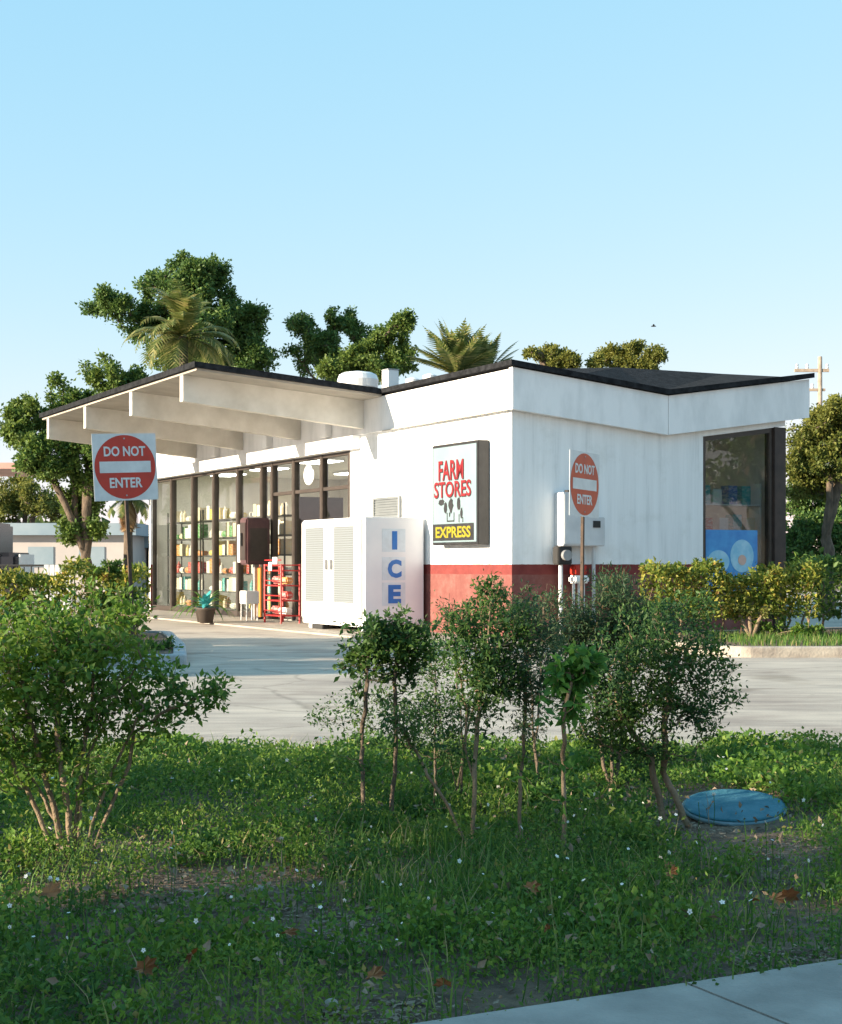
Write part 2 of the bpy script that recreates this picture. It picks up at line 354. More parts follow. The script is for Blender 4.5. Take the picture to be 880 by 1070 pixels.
    sp=(np.mean([r for _,r in blobs])**1)*.13*spread
    C_=a_+np.clip(rng.normal(size=(nleaf,3)),-1.7,1.7)*np.clip(1,0,1)*sp*(.5+.9*rng.random((nleaf,1)))
    LL=leaf*(.5+.9*rng.random(nleaf)); V,Fc=leaf_arrays(C_,LL,LL*asp,up,a_,droop); npmesh(fol,V,Fc,m,root)
    return root

def px_blobs(lst, Y, depth=1.0):
    out=[]
    for x,y,r in lst:
        c = at(x,y,Y+rnd.uniform(-1,1)*depth*r*Y/F); out.append((tuple(c), r*Y/F))
    return out

# ------------------------------------------------------------------ text
def text(name, s, m, parent, loc, w, h, rot=(0,0,0), bold=0.0, th=.004):
    """lettering in the XZ plane facing -Y, centred on loc, fitted to w x h"""
    cu = bpy.data.curves.new('t','FONT'); cu.body = s; cu.size=1; cu.offset=bold; cu.extrude=.02; cu.resolution_u=3
    to = bpy.data.objects.new('t',cu); COL.objects.link(to); bpy.context.view_layer.update()
    dg = bpy.context.evaluated_depsgraph_get(); me = bpy.data.meshes.new_from_object(to.evaluated_get(dg))
    bpy.data.objects.remove(to); bpy.data.curves.remove(cu)
    co = np.empty(len(me.vertices)*3,dtype=np.float32); me.vertices.foreach_get('co',co); co=co.reshape(-1,3)
    mn,mx = co.min(0),co.max(0); c=(co-(mn+mx)/2)/(mx-mn)
    new = np.stack([c[:,0]*w, -c[:,2]*th, c[:,1]*h],1); me.vertices.foreach_set('co', new.astype(np.float32).ravel()); me.update()
    me.materials.clear(); me.materials.append(m); me.name=name
    o = bpy.data.objects.new(name, me); COL.objects.link(o); o.parent=parent; o.location=loc; o.rotation_euler=rot
    return o
def disc(r, y, n=40, th=.004, cx=0, cz=0, sx=1, sz=1):
    return MB().prism([(cx+r*sx*math.cos(2*math.pi*k/n), y, cz+r*sz*math.sin(2*math.pi*k/n)) for k in range(n)], (0,-th,0))

# ================================================================== SETTING
THB = R(28.4); cB,sB = math.cos(THB), math.sin(THB)
C0 = Vector((95/F*24.3, 24.3, 0))
def BW(t, s, z=0): return Vector((C0.x + t*cB - s*sB, C0.y + t*sB + s*cB, z))

def sheet(name, pts, z, m, th=0):
    b = MB(); b.face([(x,y,z) for x,y in pts]); o = b.build(name, m); o['kind']='structure'; return o
# ground: one sheet with gentle relief near the camera
n=90; xs = np.concatenate([[-600,-200,-60,-25],np.linspace(-12,12,60),[25,60,200,600]]); ys = np.concatenate([[-300,-60,-20],np.linspace(-2,9.5,50),[14,25,60,200,900]])
def relief(x,y):
    f = np.clip((9.4-y)/1.0,0,1)*np.clip((y-4.9+.0*x)/1.2,0,1)
    return f*(.035*np.sin(x*1.7+.6)*np.cos(y*1.3)+.02*np.sin(x*4.1+y*3.3)+.03)
XX,YY = np.meshgrid(xs,ys,indexing='ij'); ZZ = relief(XX,YY)-.03
V = np.stack([XX,YY,ZZ],-1).reshape(-1,3); a = np.arange(len(xs)*len(ys)).reshape(len(xs),len(ys))
Fq = np.stack([a[:-1,:-1],a[1:,:-1],a[1:,1:],a[:-1,1:]],-1).reshape(-1,4)
g = npmesh('ground', V, Fq, M['soil']); g['kind']='structure'
# driveway with a slightly ragged near edge
edge = []
for i in range(81):
    x = -40+i; edge.append((x, 9.60+.07*math.sin(x*1.9)+.04*math.sin(x*5.3)))
sheet('driveway', edge+[(40,70),(-40,70)], 0.0, M['road'])
# sidewalk corner at the lower right: slabs with tooled joints
d = Vector((1.049,.526,0)).normalized(); nrm = Vector((d.y,-d.x,0)); p0 = Vector((.189,4.026,0))
sw = MB()
jt = [-3.2,-1.3,.62,2.5,4.4,6.3]
for a_,b_ in zip(jt,jt[1:]):
    q = [p0+d*(a_+.006), p0+d*(b_-.006), p0+d*(b_-.006)+nrm*1.6, p0+d*(a_+.006)+nrm*1.6]
    sw.prism([(v.x,v.y,-.03) for v in q],(0,0,.055))
o = sw.build('sidewalk', M['sidewalk']); o['kind']='structure'
# walkway beside the store
w = MB(); w.prism([tuple(BW(t,s,0)) for t,s in ((-1.9,-.4),(-.02,-.4),(-.02,19),(-1.9,19))],(0,0,.03)); o = w.build('store_walkway', M['walk']); o['kind']='structure'

def island(name, pts, km, inner):
    """raised planting island: kerb ring + planting bed"""
    P = [Vector((*p,0)) for p in pts]; c = sum(P,Vector())/len(P)
    ring = MB(); m_=len(P); ins=[]
    for i in range(m_):
        a_,b_,d_ = P[i-1],P[i],P[(i+1)%m_]; e1=(b_-a_).normalized(); e2=(d_-b_).normalized(); nn=Vector((-(e1.y+e2.y),(e1.x+e2.x),0)).normalized()
        ins.append(b_+nn*.16)
    outv=[ring.bm.verts.new((p.x,p.y,-.02)) for p in P]; out2=[ring.bm.verts.new((p.x,p.y,.12)) for p in P]; out3=[ring.bm.verts.new((p.x+(q.x-p.x)*.15,p.y+(q.y-p.y)*.15,.14)) for p,q in zip(P,ins)]
    in3=[ring.bm.verts.new((q.x,q.y,.14)) for q in ins]; in0=[ring.bm.verts.new((q.x,q.y,.02)) for q in ins]
    for A,B in ((outv,out2),(out2,out3),(out3,in3),(in3,in0)):
        for i in range(m_): ring.bm.faces.new((A[i],A[(i+1)%m_],B[(i+1)%m_],B[i]))
    o = ring.build(name+'_kerb', km); o['kind']='structure'
    b=MB(); b.prism([(q.x,q.y,.0) for q in ins],(0,0,.11)); o=b.build(name+'_bed', M['soil']); o['kind']='structure'
def rounded(pts, r, k=6):
    out=[]; P=[Vector((*p,0)) for p in pts]
    for i in range(len(P)):
        a_,b_,c_=P[i-1],P[i],P[(i+1)%len(P)]; u=(a_-b_).normalized(); v=(c_-b_).normalized(); rr=min(r,(a_-b_).length*.45,(c_-b_).length*.45)
        s0=b_+u*rr; s1=b_+v*rr
        for j in range(k+1):
            q=j/k; p=(1-q)**2*s0+2*q*(1-q)*b_+q*q*s1; out.append((p.x,p.y))
    return out
island('left_island', rounded([(-14,18.0),(-2.75,18.0),(-3.2,20.8),(-4.0,24.6),(-14,25.5)],.35), M['kerb_blue'], None)
island('right_island', rounded([(3.95,19.75),(14,19.95),(14,26.2),(7.4,26.2),(2.9,23.7)],.45), M['kerb'], None)

# ================================================================== STORE
S = empty('store_building', 'low white convenience store with red base, glass front and black upswept butterfly roof', 'building', C0, THB)
T_V, Z_V = 2.98, 4.126
def ztop(t):
    if t <= T_V: return Z_V + (T_V-t)*(4.42-Z_V)/T_V if t>=0 else 4.42 + (-t)*(4.70-4.42)/3.64
    return Z_V + (t-T_V)*(4.58-Z_V)/(6.09-T_V)
GL0, GL1 = 5.95, 17.75
MX = [158,178,200,222,247,272,283,305.5,334.7,364.5]
def s_of_x(px):
    k=(px-HX)/F; return (C0.x-k*C0.y)/(sB+k*cB)
MS = [s_of_x(x) for x in MX]
# walls
w=MB(); w.box((0,0,0),(.18,MS[-1]-.06,4.28)); w.build('wall', M['wall'], S)
def zbot(t): # underside line of the front fascia
    return 3.66+(3.37-3.66)*t/T_V if t<T_V else 3.37+(3.80-3.37)*(t-T_V)/(6.09-T_V)
w=MB(); w.prism([(.18,0,0),(3.83,0,0),(3.83,0,ztop(3.83)-.2),(T_V,0,ztop(T_V)-.2),(.18,0,ztop(.18)-.2)],(0,.18,0)); w.build('wall', M['wall'], S)
w=MB(); w.prism([(3.83,0,zbot(3.83)-.10),(5.66,0,zbot(5.66)-.10),(5.66,0,ztop(5.66)-.2),(3.83,0,ztop(3.83)-.2)],(0,.18,0)); w.build('wall', M['wall'], S)
w=MB(); w.box((3.83,0,0),(5.38,.18,.25)); w.build('wall', M['wall'], S)
w=MB(); w.box((5.50,.24,0),(5.66,18,4.2)); w.build('wall', M['interior'], S)
w=MB(); w.box((.02,17.95,0),(5.50,18.1,4.2)); w.build('wall', M['interior'], S)
w=MB(); w.box((0,MS[-1]-.06,3.40),(.18,17.95,4.28)); w.build('lintel', M['fascia'], S)
w=MB(); w.box((.19,.19,.0),(5.49,17.94,.035)); w.build('floor', M['tile'], S)
w=MB(); w.box((.19,.19,3.56),(5.49,17.94,3.60)); w.build('ceiling', M['interior'], S)
# left eave fascia board, slightly proud
w=MB(); w.box((-.07,-.02,3.66),(-.002,17.9,4.30)); w.build('fascia', M['fascia'], S)
w=MB(); w.prism([(-.07,-.14,3.655),(T_V,-.14,zbot(T_V)),(T_V,-.14,ztop(T_V)-.1),(-.07,-.14,4.32)],(0,.115,0)); w.build('fascia', M['fascia'], S)
w=MB(); w.prism([(T_V+.012,-.14,zbot(T_V)),(6.09,-.14,zbot(6.09)),(6.09,-.14,ztop(6.09)-.1),(T_V+.012,-.14,ztop(T_V)-.1)],(0,.115,0)); w.box((6.0,-.02,3.80),(6.09,17.9,4.45)); w.build('fascia', M['fascia'], S)
# roof slab (black) with canopy wing; white soffit board under the canopy
def slab(bm, prof, s0, s1, th):
    top=[(t,z) for t,z in prof]; bot=[(t,z-th) for t,z in prof[::-1]]
    bm.prism([(t,s0,z) for t,z in top+bot],(0,s1-s0,0))
r_=MB(); slab(r_, [(-.13,ztop(0)+.01),(T_V,Z_V),(6.16,ztop(6.16))], -.2, 18.2, .085)
r_.build('roof', M['roof'], S)
r_=MB(); slab(r_, [(-3.72,ztop(-3.72)),(-.135,ztop(0)+.012)], 4.35, 14.8, .10); r_.build('canopy_roof', M['roof'], S)
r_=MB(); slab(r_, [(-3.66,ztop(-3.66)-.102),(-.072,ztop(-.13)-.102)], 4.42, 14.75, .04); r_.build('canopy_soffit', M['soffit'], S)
# raised black shingle slope behind the valley of the front
r_=MB()
front=[(1.2,.25,ztop(1.2)-.02),(T_V,.25,Z_V-.02),(6.05,.25,ztop(6.05)-.02)]
ridge=[(1.6,2.0,4.62),(T_V+.6,2.1,4.79),(6.05,2.2,4.83)]
back=[(1.2,4.0,ztop(1.2)-.02),(T_V,4.0,Z_V-.02),(6.05,4.0,ztop(6.05)-.02)]
for A,B in ((front,ridge),(ridge,back)):
    for i in range(2):
        r_.face([A[i],A[i+1],B[i+1]]); r_.face([A[i],B[i+1],B[i]])
r_.face([front[0],ridge[0],back[0]]); r_.face([front[2],back[2],ridge[2]])
bmesh.ops.remove_doubles(r_.bm, verts=r_.bm.verts, dist=1e-4); r_.build('roof_crest', M['roof'], S)
# canopy beams
for s in (5.22,8.14,11.3,14.3):
    b=MB(); x0,x1=-3.64,-.075
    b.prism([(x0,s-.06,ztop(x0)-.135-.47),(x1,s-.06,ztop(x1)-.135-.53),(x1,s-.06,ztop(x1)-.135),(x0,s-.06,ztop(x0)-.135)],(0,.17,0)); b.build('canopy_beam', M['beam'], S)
for s in (6.7,9.7,12.8,16.0):
    b=MB(); b.box((-.22,s-.13,3.70),(-.072,s+.13,4.12),.01); b.build('joist_block', M['fascia'], S)
b=MB(); b.box((-.16,MS[-1]-.5,3.405),(-.002,17.9,3.655)); b.build('wall_plate', M['fascia'], S)
b=MB()
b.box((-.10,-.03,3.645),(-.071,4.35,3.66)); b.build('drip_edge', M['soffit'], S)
# unseen ceiling lights added to brighten the interior, then canopy strip lights
for s,t in ((7.5,1.5),(10.5,1.5),(13.5,1.5),(16.2,1.5),(9,4),(14,4)):
    f=MB().box((t-.3,s-.6,3.50),(t+.3,s+.6,3.556)).build('added_ceiling_light', M['white'], S); MB().box((t-.27,s-.57,3.485),(t+.27,s+.57,3.498)).build('light_tube', M['lamp'], f)
for s,t in ((9.6,-1.7),(6.7,-1.6)):
    b=MB(); z=ztop(t)-.14; b.box((t-.10,s-.6,z-.07),(t+.10,s+.6,z-.001),.01); f=b.build('canopy_light', M['white'], S)
    for q in (-.045,.045):
        b=MB(); b.tube([(t+q,s-.55,z-.09),(t+q,s+.55,z-.09)],.016,8); b.build('light_tube', M['lamp'], f)
# dark corner column
b=MB(); b.box((5.385,-.03,0),(5.66,.235,zbot(5.5)-.105),.012); b.build('column', M['column'], S)
# front (shaded) display window
zt = lambda t: zbot(t)-.105
b=MB()
b.prism([(3.835,.02,.25),(3.90,.02,.25),(3.90,.02,zt(3.9)),(3.835,.02,zt(3.835))],(0,.10,0))
b.prism([(5.32,.02,.25),(5.383,.02,.25),(5.383,.02,zt(5.383)),(5.32,.02,zt(5.32))],(0,.10,0))
b.prism([(3.901,.02,zt(3.9)-.08),(5.319,.02,zt(5.319)-.08),(5.319,.02,zt(5.319)),(3.901,.02,zt(3.9))],(0,.10,0))
b.prism([(3.901,.02,.25),(5.319,.02,.25),(5.319,.02,.31),(3.901,.02,.31)],(0,.10,0))
W2=b.build('window', M['bronze'], S)
b=MB(); b.prism([(3.895,.06,.3),(5.325,.06,.3),(5.325,.06,zt(5.32)-.07),(3.895,.06,zt(3.9)-.07)],(0,.008,0)); b.build('pane', M['glass_dark'], W2)
# left facade bays
def bay(sa, sb, transom=None, low=True, name='window'):
    """sa > sb along the facade (sa farther)"""
    b=MB(); w_=.055; z0,z1=.03,3.40
    b.box((.01,sb-w_+.003,z0),(.15,sb+w_-.003,z1)); b.box((.02,sa-w_-.02,z0),(.13,sa-w_+.002,z1-.001))
    b.box((.025,sb+w_,z1-.07),(.125,sa-w_-.021,z1-.002)); 
    if low: b.box((.025,sb+w_,z0+.001),(.125,sa-w_-.021,z0+.12))
    if transom: b.box((.03,sb+w_,transom-.035),(.12,sa-w_-.021,transom+.035))
    f=b.build(name, M['bronze'], S)
    zs=[(z0+.11,z1-.06)] if not transom else ([(z0+.11,transom-.03)] if low else [])+[(transom+.03,z1-.06)]
    for a_,c_ in zs:
        p=MB(); p.box((.07,sb+w_-.01,a_),(.078,sa-w_-.01,c_)); p.build('pane', M['glass'], f)
    return f
for i in range(len(MS)-1):
    sa,sb = MS[i],MS[i+1]
    if i in (5,): bay(sa,sb)
    elif i==6: bay(sa,sb,2.71,low=False,name='doorway')
    elif i in (7,): 
        f=bay(sa,sb,2.71)
        d_=disc(.21,0,32,.004,sx=1.25); o=d_.build('decal', M['sign_white'], f, (.065,(sa+sb)/2,3.04),(0,0,-R(90)))
        for q,(zz,ww) in enumerate(((3.12,.20),(3.05,.30),(2.97,.22))): MB().box((.052,(sa+sb)/2-ww/2,zz-.012),(.058,(sa+sb)/2+ww/2,zz+.012)).build('decal_stripe',M['grey'],o,None) if False else None
        text('decal_lettering','Snax',M['black'],f,(.055,(sa+sb)/2,3.04),.42,.16,(0,0,-R(90)),.01) if False else None
    else: bay(sa,sb, 2.71 if i==8 else None)
b=MB(); b.box((-.002+.01,MS[0]+.06,0),(.17,17.94,3.40)); b.build('wall', M['wall'], S)
# open door leaf, swung outwards
sa,sb=MS[6],MS[7]
dr=MB(); L_=-(sa-sb-.15); dr.box((0,0,.06),(-L_,.05,2.62)); do=dr.build('door', M['black'], S, (.16,sb+.07,0),(0,0,R(-6)))
h=MB(); h.tube([(-L_*.85,.10,.95),(-L_*.85,.10,1.35)],.018,8); h.box((-L_*.86,.05,.96),(-L_*.84,.10,.99)); h.box((-L_*.86,.05,1.31),(-L_*.84,.10,1.34)); h.build('handle', M['grey'], do)
# louvred vent on the left wall
b=MB(); s0,s1=s_of_x(420),s_of_x(392); z0,z1=1.2+50*27.5/F,1.2+72*27.5/F
b.box((-.05,s0,z0),(-.002,s1,z0+.04)); b.box((-.05,s0,z1-.04),(-.002,s1,z1)); b.box((-.05,s0,z0+.041),(-.002,s0+.04,z1-.041)); b.box((-.05,s1-.04,z0+.041),(-.002,s1,z1-.041))
b.box((-.02,s0+.041,z0+.041),(-.003,s1-.041,z1-.041))
for k in range(6): b.box((-.045,s0+.045,z0+.055+k*.048),(-.006,s1-.045,z0+.07+k*.048))
b.build('vent_grille', M['ice_glass'], S)
b=MB(); b.tube([(-.04,s_of_x(419),1.9),(-.04,s_of_x(419),2.45)],.02,8); b.build('conduit', M['grey'], S)

# ---------------- store interior: shelf units with goods
cols = [('white',(.75,.73,.68)),('orange',(.62,.24,.06)),('red',(.52,.06,.05)),('yellow',(.65,.5,.1)),('teal',(.08,.42,.42)),('cream',(.70,.60,.42)),('green',(.1,.3,.1)),('blue',(.07,.16,.42))]
for nme,c in cols: M['prod_'+nme]=pm('carton_'+nme, c, tuple(min(1,x*.6+.25) for x in c), 9, .45, lo=.48, hi=.56, sc3=(1,1,2.2))
unit = None; protos={}
def prod_proto(nme, kind):
    key=(nme,kind)
    if key in protos: return protos[key].data
    b=MB()
    if kind=='carton': b.box((-.10,-.105,0),(.10,.105,.33),.006)
    elif kind=='bottle': b.lathe([(.055,0),(.055,.17),(.05,.2),(.02,.25),(.02,.29)],12)
    else: b.box((-.08,-.20,0),(.08,.20,.15),.03)
    o=b.build(kind, M['prod_'+nme]); protos[key]=o; return o.data
ordn=['lowest','second','third','fourth','fifth','top']
upos=[('far-left',14.95,17.4),('middle',12.35,14.8),('near',9.75,12.2)]
row_cols=[['yellow','white','orange','cream'],['white','teal','white','cream'],['red','orange','white','red'],['orange','yellow','cream','white'],['white','green','white','cream'],['white','cream','yellow','white']]
rows=[.15,.55,.97,1.40,1.83,2.26]
for ui,(un,s0,s1) in enumerate(upos):
    p = BW(.48,(s0+s1)/2,.035)
    U=empty('display_shelf', 'six-tier dark shelf unit behind the store glass, %s'%{'far-left':'leftmost of three','middle':'middle of three','near':'nearest the door'}[un], 'shelf', p, THB, 'shelf units inside the store window')
    hl=(s1-s0)/2
    for y in (-hl,hl-.03):
        for x in (-.2,.17): MB().box((x,y,0),(x+.03,y+.03,2.5)).build('upright', M['shelf'], U)
    for z in rows: b=MB(); b.box((-.215,-hl-.01,z-.04),(.215,hl+.01,z-.012)); b.build('shelf_board', M['shelf'], U)
    for ri,z in enumerate(rows):
        k=0; y=-hl+.2
        nme=row_cols[ri][ui%4]
        while y<hl-.16:
            nme = row_cols[ri][(ui+int((k*(3+ri)+ri)/4))%4]; kind=['carton','bag','bottle','carton','carton','bottle','bag'][(ri*2+ui+k//2)%5]
            me=prod_proto(nme,kind)
            first=protos[(nme,kind)]
            o = first if not first.get('label') else first.copy()
            if o is not first: COL.objects.link(o)
            o.location=BW(.48-.06,(s0+s1)/2+y,.035+z-.0115); o.rotation_euler=(0,0,THB+rnd.uniform(-.08,.08))
            tag(o,'%s %s on the %s shelf of the %s unit behind the store glass'%(nme,kind,ordn[ri],{'far-left':'leftmost','middle':'middle','near':'rightmost'}[un]),kind,'goods on the store shelves')
            y += .225 if kind!='bag' else .42; k+=1; o.scale=(1,1,rnd.uniform(.72,1.05))
# counter further inside & cooler
p=BW(3.4,6.6,.035); U=empty('sales_counter','long pale sales counter inside the store behind the doorway','counter',p,THB)
b=MB(); b.box((-.4,-1.6,0),(.4,1.6,.95),.02); b.build('counter_body', M['interior'], U); b=MB(); b.box((-.45,-1.65,.952),(.45,1.65,1.0),.01); b.build('counter_top', M['shelf'], U)

# poster and goods seen in the front window
U=empty('window_poster','blue poster with pale round shapes in the lower front window','poster',BW(4.5,.058,.0),THB)
b=MB(); b.box((-.57,-.01,.75),(.57,.0,1.80)); b.build('sheet', M['poster'], U)
disc(.26,-.012,28,.004,.22,1.35,1,1.1).build('round_shape', M['poster_pale'], U)
disc(.20,-.012,28,.004,-.30,1.25,1.2,1).build('round_shape', M['poster_pale'], U)
disc(.09,-.018,20,.004,.22,1.28).build('round_shape', M['poster_skin'], U)
U=empty('snack_rack','white wire rack of teal and red packets behind the front window','rack',BW(4.65,.42,.035),THB)
b=MB()
for z in (1.2,1.7,2.2): b.box((-.7,-.15,z),(.7,.15,z+.02))
for x in (-.7,.68): b.box((x,-.15,0),(x+.02,.15,2.6))
b.build('rack_frame', M['white'], U)
for i,(x,z,c) in enumerate([(-.5,2.22,'teal'),(-.25,2.22,'white'),(.1,2.22,'blue'),(.4,2.22,'teal'),(-.45,1.72,'red'),(-.1,1.72,'white'),(.2,1.72,'teal'),(.5,1.72,'cream'),(.05,1.22,'yellow')]):
    me=prod_proto(c,'carton'); f=protos[(c,'carton')]; o=f if not f.get('label') else f.copy()
    if o is not f: COL.objects.link(o)
    q=BW(4.65+x,.42,.035+z); o.location=q; o.rotation_euler=(0,0,THB)
    tag(o,'%s carton on the wire rack seen through the front window, %s tier'%(c,{2.22:'upper',1.72:'middle',1.22:'lower'}[z]),'carton','cartons in the front window')

# ================================================================== STORE SIGN
TF = THB-math.pi/2        # faces away from the glass facade
sg=empty('store_sign','black boxed wall sign reading FARM STORES EXPRESS on the sunlit white wall','sign',BW(-.11,1.45,2.375),TF)
b=MB(); W_,H_=1.54,1.70
b.box((-W_/2,-.11,-H_/2),(W_/2,.108,H_/2),.012); b.build('sign_case', M['black'], sg)
b=MB(); b.box((-W_/2+.045,-.118,-H_/2+.05),(W_/2-.045,-.111,H_/2-.05)); b.build('sign_panel', M['sign_face'], sg)
def fx(u): return -W_/2+u*W_
def fz(v): return H_/2-v*H_
for nm_,tx,mt_,dx,dz,yy in (('lettering_shadow','F',M['black'],.014,-.014,-.1195),('lettering','F',M['logo_red'],0,0,-.124)):
    text(nm_,'FARM',mt_,sg,(fx(.43)+dx,yy,fz(.26)+dz),.84,.33,(0,0,0),.018)
    text(nm_,'STORES',mt_,sg,(fx(.46)+dx,yy,fz(.45)+dz),1.24,.27,(0,0,0),.015)
# small black-and-white cow mark under the lettering
b=MB()
def blob2(cx,cz,rx,rz,n=16,seed=0):
    r2=random.Random(seed); b.prism([(cx+rx*math.cos(2*math.pi*k/n)*(1+r2.uniform(-.2,.2)),-.119,cz+rz*math.sin(2*math.pi*k/n)*(1+r2.uniform(-.2,.2))) for k in range(n)],(0,-.004,0))
blob2(fx(.22),fz(.575),.10,.055,seed=1); blob2(fx(.31),fz(.63),.055,.10,seed=7); blob2(fx(.43),fz(.61),.075,.12,seed=2); blob2(fx(.60),fz(.60),.055,.11,seed=3); blob2(fx(.66),fz(.69),.04,.09,seed=4); blob2(fx(.40),fz(.70),.02,.04,seed=5)
for x0,x1,z0,z1 in ((.35,.50,.77,.757),(.34,.355,.77,.68),(.49,.505,.77,.68),(.60,.615,.78,.70),(.68,.695,.78,.73)): b.prism([(fx(x0),-.1188,fz(z0)),(fx(x1),-.1188,fz(z0)),(fx(x1),-.1188,fz(z1)),(fx(x0),-.1188,fz(z1))],(0,-.003,0))
b.build('cow_emblem', M['black'], sg)
b=MB(); b.box((fx(.035),-.124,fz(.955)),(fx(.92),-.119,fz(.79)),.001); b.build('lower_panel', M['black'], sg)
text('lettering','EXPRESS',M['yellow'],sg,(fx(.48),-.128,fz(.872)),1.18,.19,(0,0,0),.03)

# ================================================================== ICE BOX
ib=empty('ice_merchandiser','white two-door ice box with blue ICE lettering on its side, against the store wall','ice box',BW(-.65,2.84+1.3,.03),TF)
b=MB(); b.box((-1.3,-.56,.09),(1.3,.60,1.99),.02); b.build('cabinet', M['white'], ib)
b=MB(); b.box((1.301,-.54,.11),(1.309,.59,1.98)); b.build('side_panel', M['ice_side_shaded'], ib)  # panel tinted with the shade that falls on this side
for dx in (-1.24,.03):
    b=MB(); b.box((dx,-.605,.20),(dx+1.21,-.562,1.95),.012); dd=b.build('door', M['white'], ib)
    b=MB(); x0=dx+.20 if dx<0 else dx+.16; b.box((x0,-.612,.50),(x0+.80,-.606,1.84)); b.build('window_panel', M['ice_glass'], dd)
    b=MB()
    for z0,z1 in ((.47,.50),(1.84,1.87)): b.box((x0-.03,-.617,z0),(x0+.83,-.606,z1))
    for q in (x0-.03,x0+.80): b.box((q,-.616,.501),(q+.03,-.606,1.839))
    b.build('trim', M['white'], dd)
    b=MB()
    for q in range(33): b.box((x0+.01,-.618,.515+q*.040),(x0+.79,-.6125,.533+q*.040))
    b.build('louvre', M['ice_louvre'], dd)
    b=MB(); hx = dx+1.12 if dx<0 else dx+.06; b.box((hx-.035,-.65,1.08),(hx+.035,-.606,1.26),.01); b.build('handle', M['grey'], dd)
for z,ch,wd in ((1.59,'I',.10),(1.10,'C',.27),(.66,'E',.25)):
    b=MB(); b.box((1.3095,-.04-.21+.03,z-.20),(1.313,.20+.03,z+.20)); b.build('letter_ground', M['ice_pale'], ib)
    text('lettering',ch,M['ice_blue'],ib,(1.315,.02,z),wd,.32,(0,0,R(90)),.05)
for x in (-1.15,1.0):
    b=MB(); b.box((x,-.5,0),(x+.14,.5,.088),.01); b.build('skid', M['grey_box'], ib)
b=MB(); b.box((-.9,-.54,0),(-.45,-.40,.085),.01); b.build('cinder_block', M['dark'], ib)

# ================================================================== WALL BOX, RACK, PLANT BY THE DOOR
p=BW(-.03,s_of_x(284)+.20,0); ph=empty('public_phone','plum-brown hooded phone box beside the store door','phone',p,TF)
bo=MB().box((-.20,-.55,1.20),(.20,-.0,2.20),.03).build('hood', M['phone'], ph)
MB().box((.2005,-.47,1.28),(.208,-.07,1.98)).build('side_panel', M['bronze'], bo)
MB().box((-.15,-.565,1.30),(.15,-.551,2.10)).build('face_plate', M['column'], bo)
MB().box((-.06,-.60,1.60),(.02,-.566,1.88),.01).build('handset', M['black'], bo)
MB().box((-.05,-.30,0.03),(.05,-.2,1.20)).build('pedestal', M['grey'], ph)
p=BW(-.02,s_of_x(256)+.25,1.25); MB().box((-.10,-.02,0),(.10,.0,.85)).build('notice_board', M['sign_white'], None, p, (0,0,TF))
tag(bpy.data.objects['notice_board'],'narrow white notice on the store glass left of the phone box','notice')
p=BW(-.25,s_of_x(279.5)-.05,0.03); ob=empty('advertising_board','narrow orange advertising board standing at the door jamb','board',p,TF)
b=MB(); b.box((-.10,-.02,.05),(.20,.02,1.12),.006); b.build('panel', M['orange'], ob)
b=MB(); b.box((-.08,-.1,0),(-.04,.12,.049)); b.box((.14,-.1,0),(.18,.12,.049)); b.build('foot', M['dark'], ob)
p=BW(-.65,s_of_x(300)-1.25,.03); rk=empty('wire_rack','red wire display rack with small white card beside the ice box','rack',p,TF)
for x in (-.42,.42):
    for y in (-.2,.2): MB().tube([(x,y,0),(x,y,1.18)],.02,6).build('upright', M['red_rack'], rk)
for z in (.15,.45,.75,1.05,1.16):
    b=MB(); b.tube([(-.42,-.2,z),(.42,-.2,z),(.42,.2,z),(-.42,.2,z),(-.42,-.2,z)],.013,5)
    for q in range(1,8): b.tube([(-.42+.105*q,-.2,z),(-.42+.105*q,.2,z)],.008,4)
    b.tube([(-.42,-.2,z+.1),(.42,-.2,z+.1)],.011,5)
    b.build('wire_tier', M['red_rack'], rk)
b=MB(); b.box((-.15,-.235,1.05),(.02,-.225,1.22)); b.build('card', M['white'], rk)
b=MB(); b.box((.02,-.22,1.18),(.26,-.20,1.32)); b.build('card', M['white'], rk)
for k,(x,z,c) in enumerate([(-.2,.17,'red'),(.15,.17,'white'),(.2,.47,'red'),(-.15,.77,'red'),(.2,.77,'orange')]):
    me=prod_proto(c,'bag'); f=protos[(c,'bag')]; o=f if not f.get('label') else f.copy()
    if o is not f: COL.objects.link(o)
    q=rk.matrix_basis @ Vector((x,0,z+.02)); o.location=BW(-.65,s_of_x(300)-1.25-x,.03+z+.015); o.rotation_euler=(0,0,TF+R(90))
    tag(o,['red bag left on the lowest tier of the red wire rack','white bag right on the lowest tier of the red wire rack','red bag on the second tier of the red wire rack','red bag left on the third tier of the red wire rack','orange bag right on the third tier of the red wire rack'][k],'bag','bags on the red rack')
p=BW(-1.55,s_of_x(312)-1.6,.03); nb=empty('newspaper_stand','small white newspaper stand on legs in front of the red rack','stand',BW(-.7,s_of_x(289)-.2,.03),TF)
b=MB(); b.box((-.18,-.15,.35),(.18,.15,.62),.01); b.build('tray', M['white'], nb)
for x in (-.15,.15):
    for y in (-.12,.12): b=MB(); b.box((x-.012,y-.012,0),(x+.012,y+.012,.35)); b.build('leg', M['white'], nb)

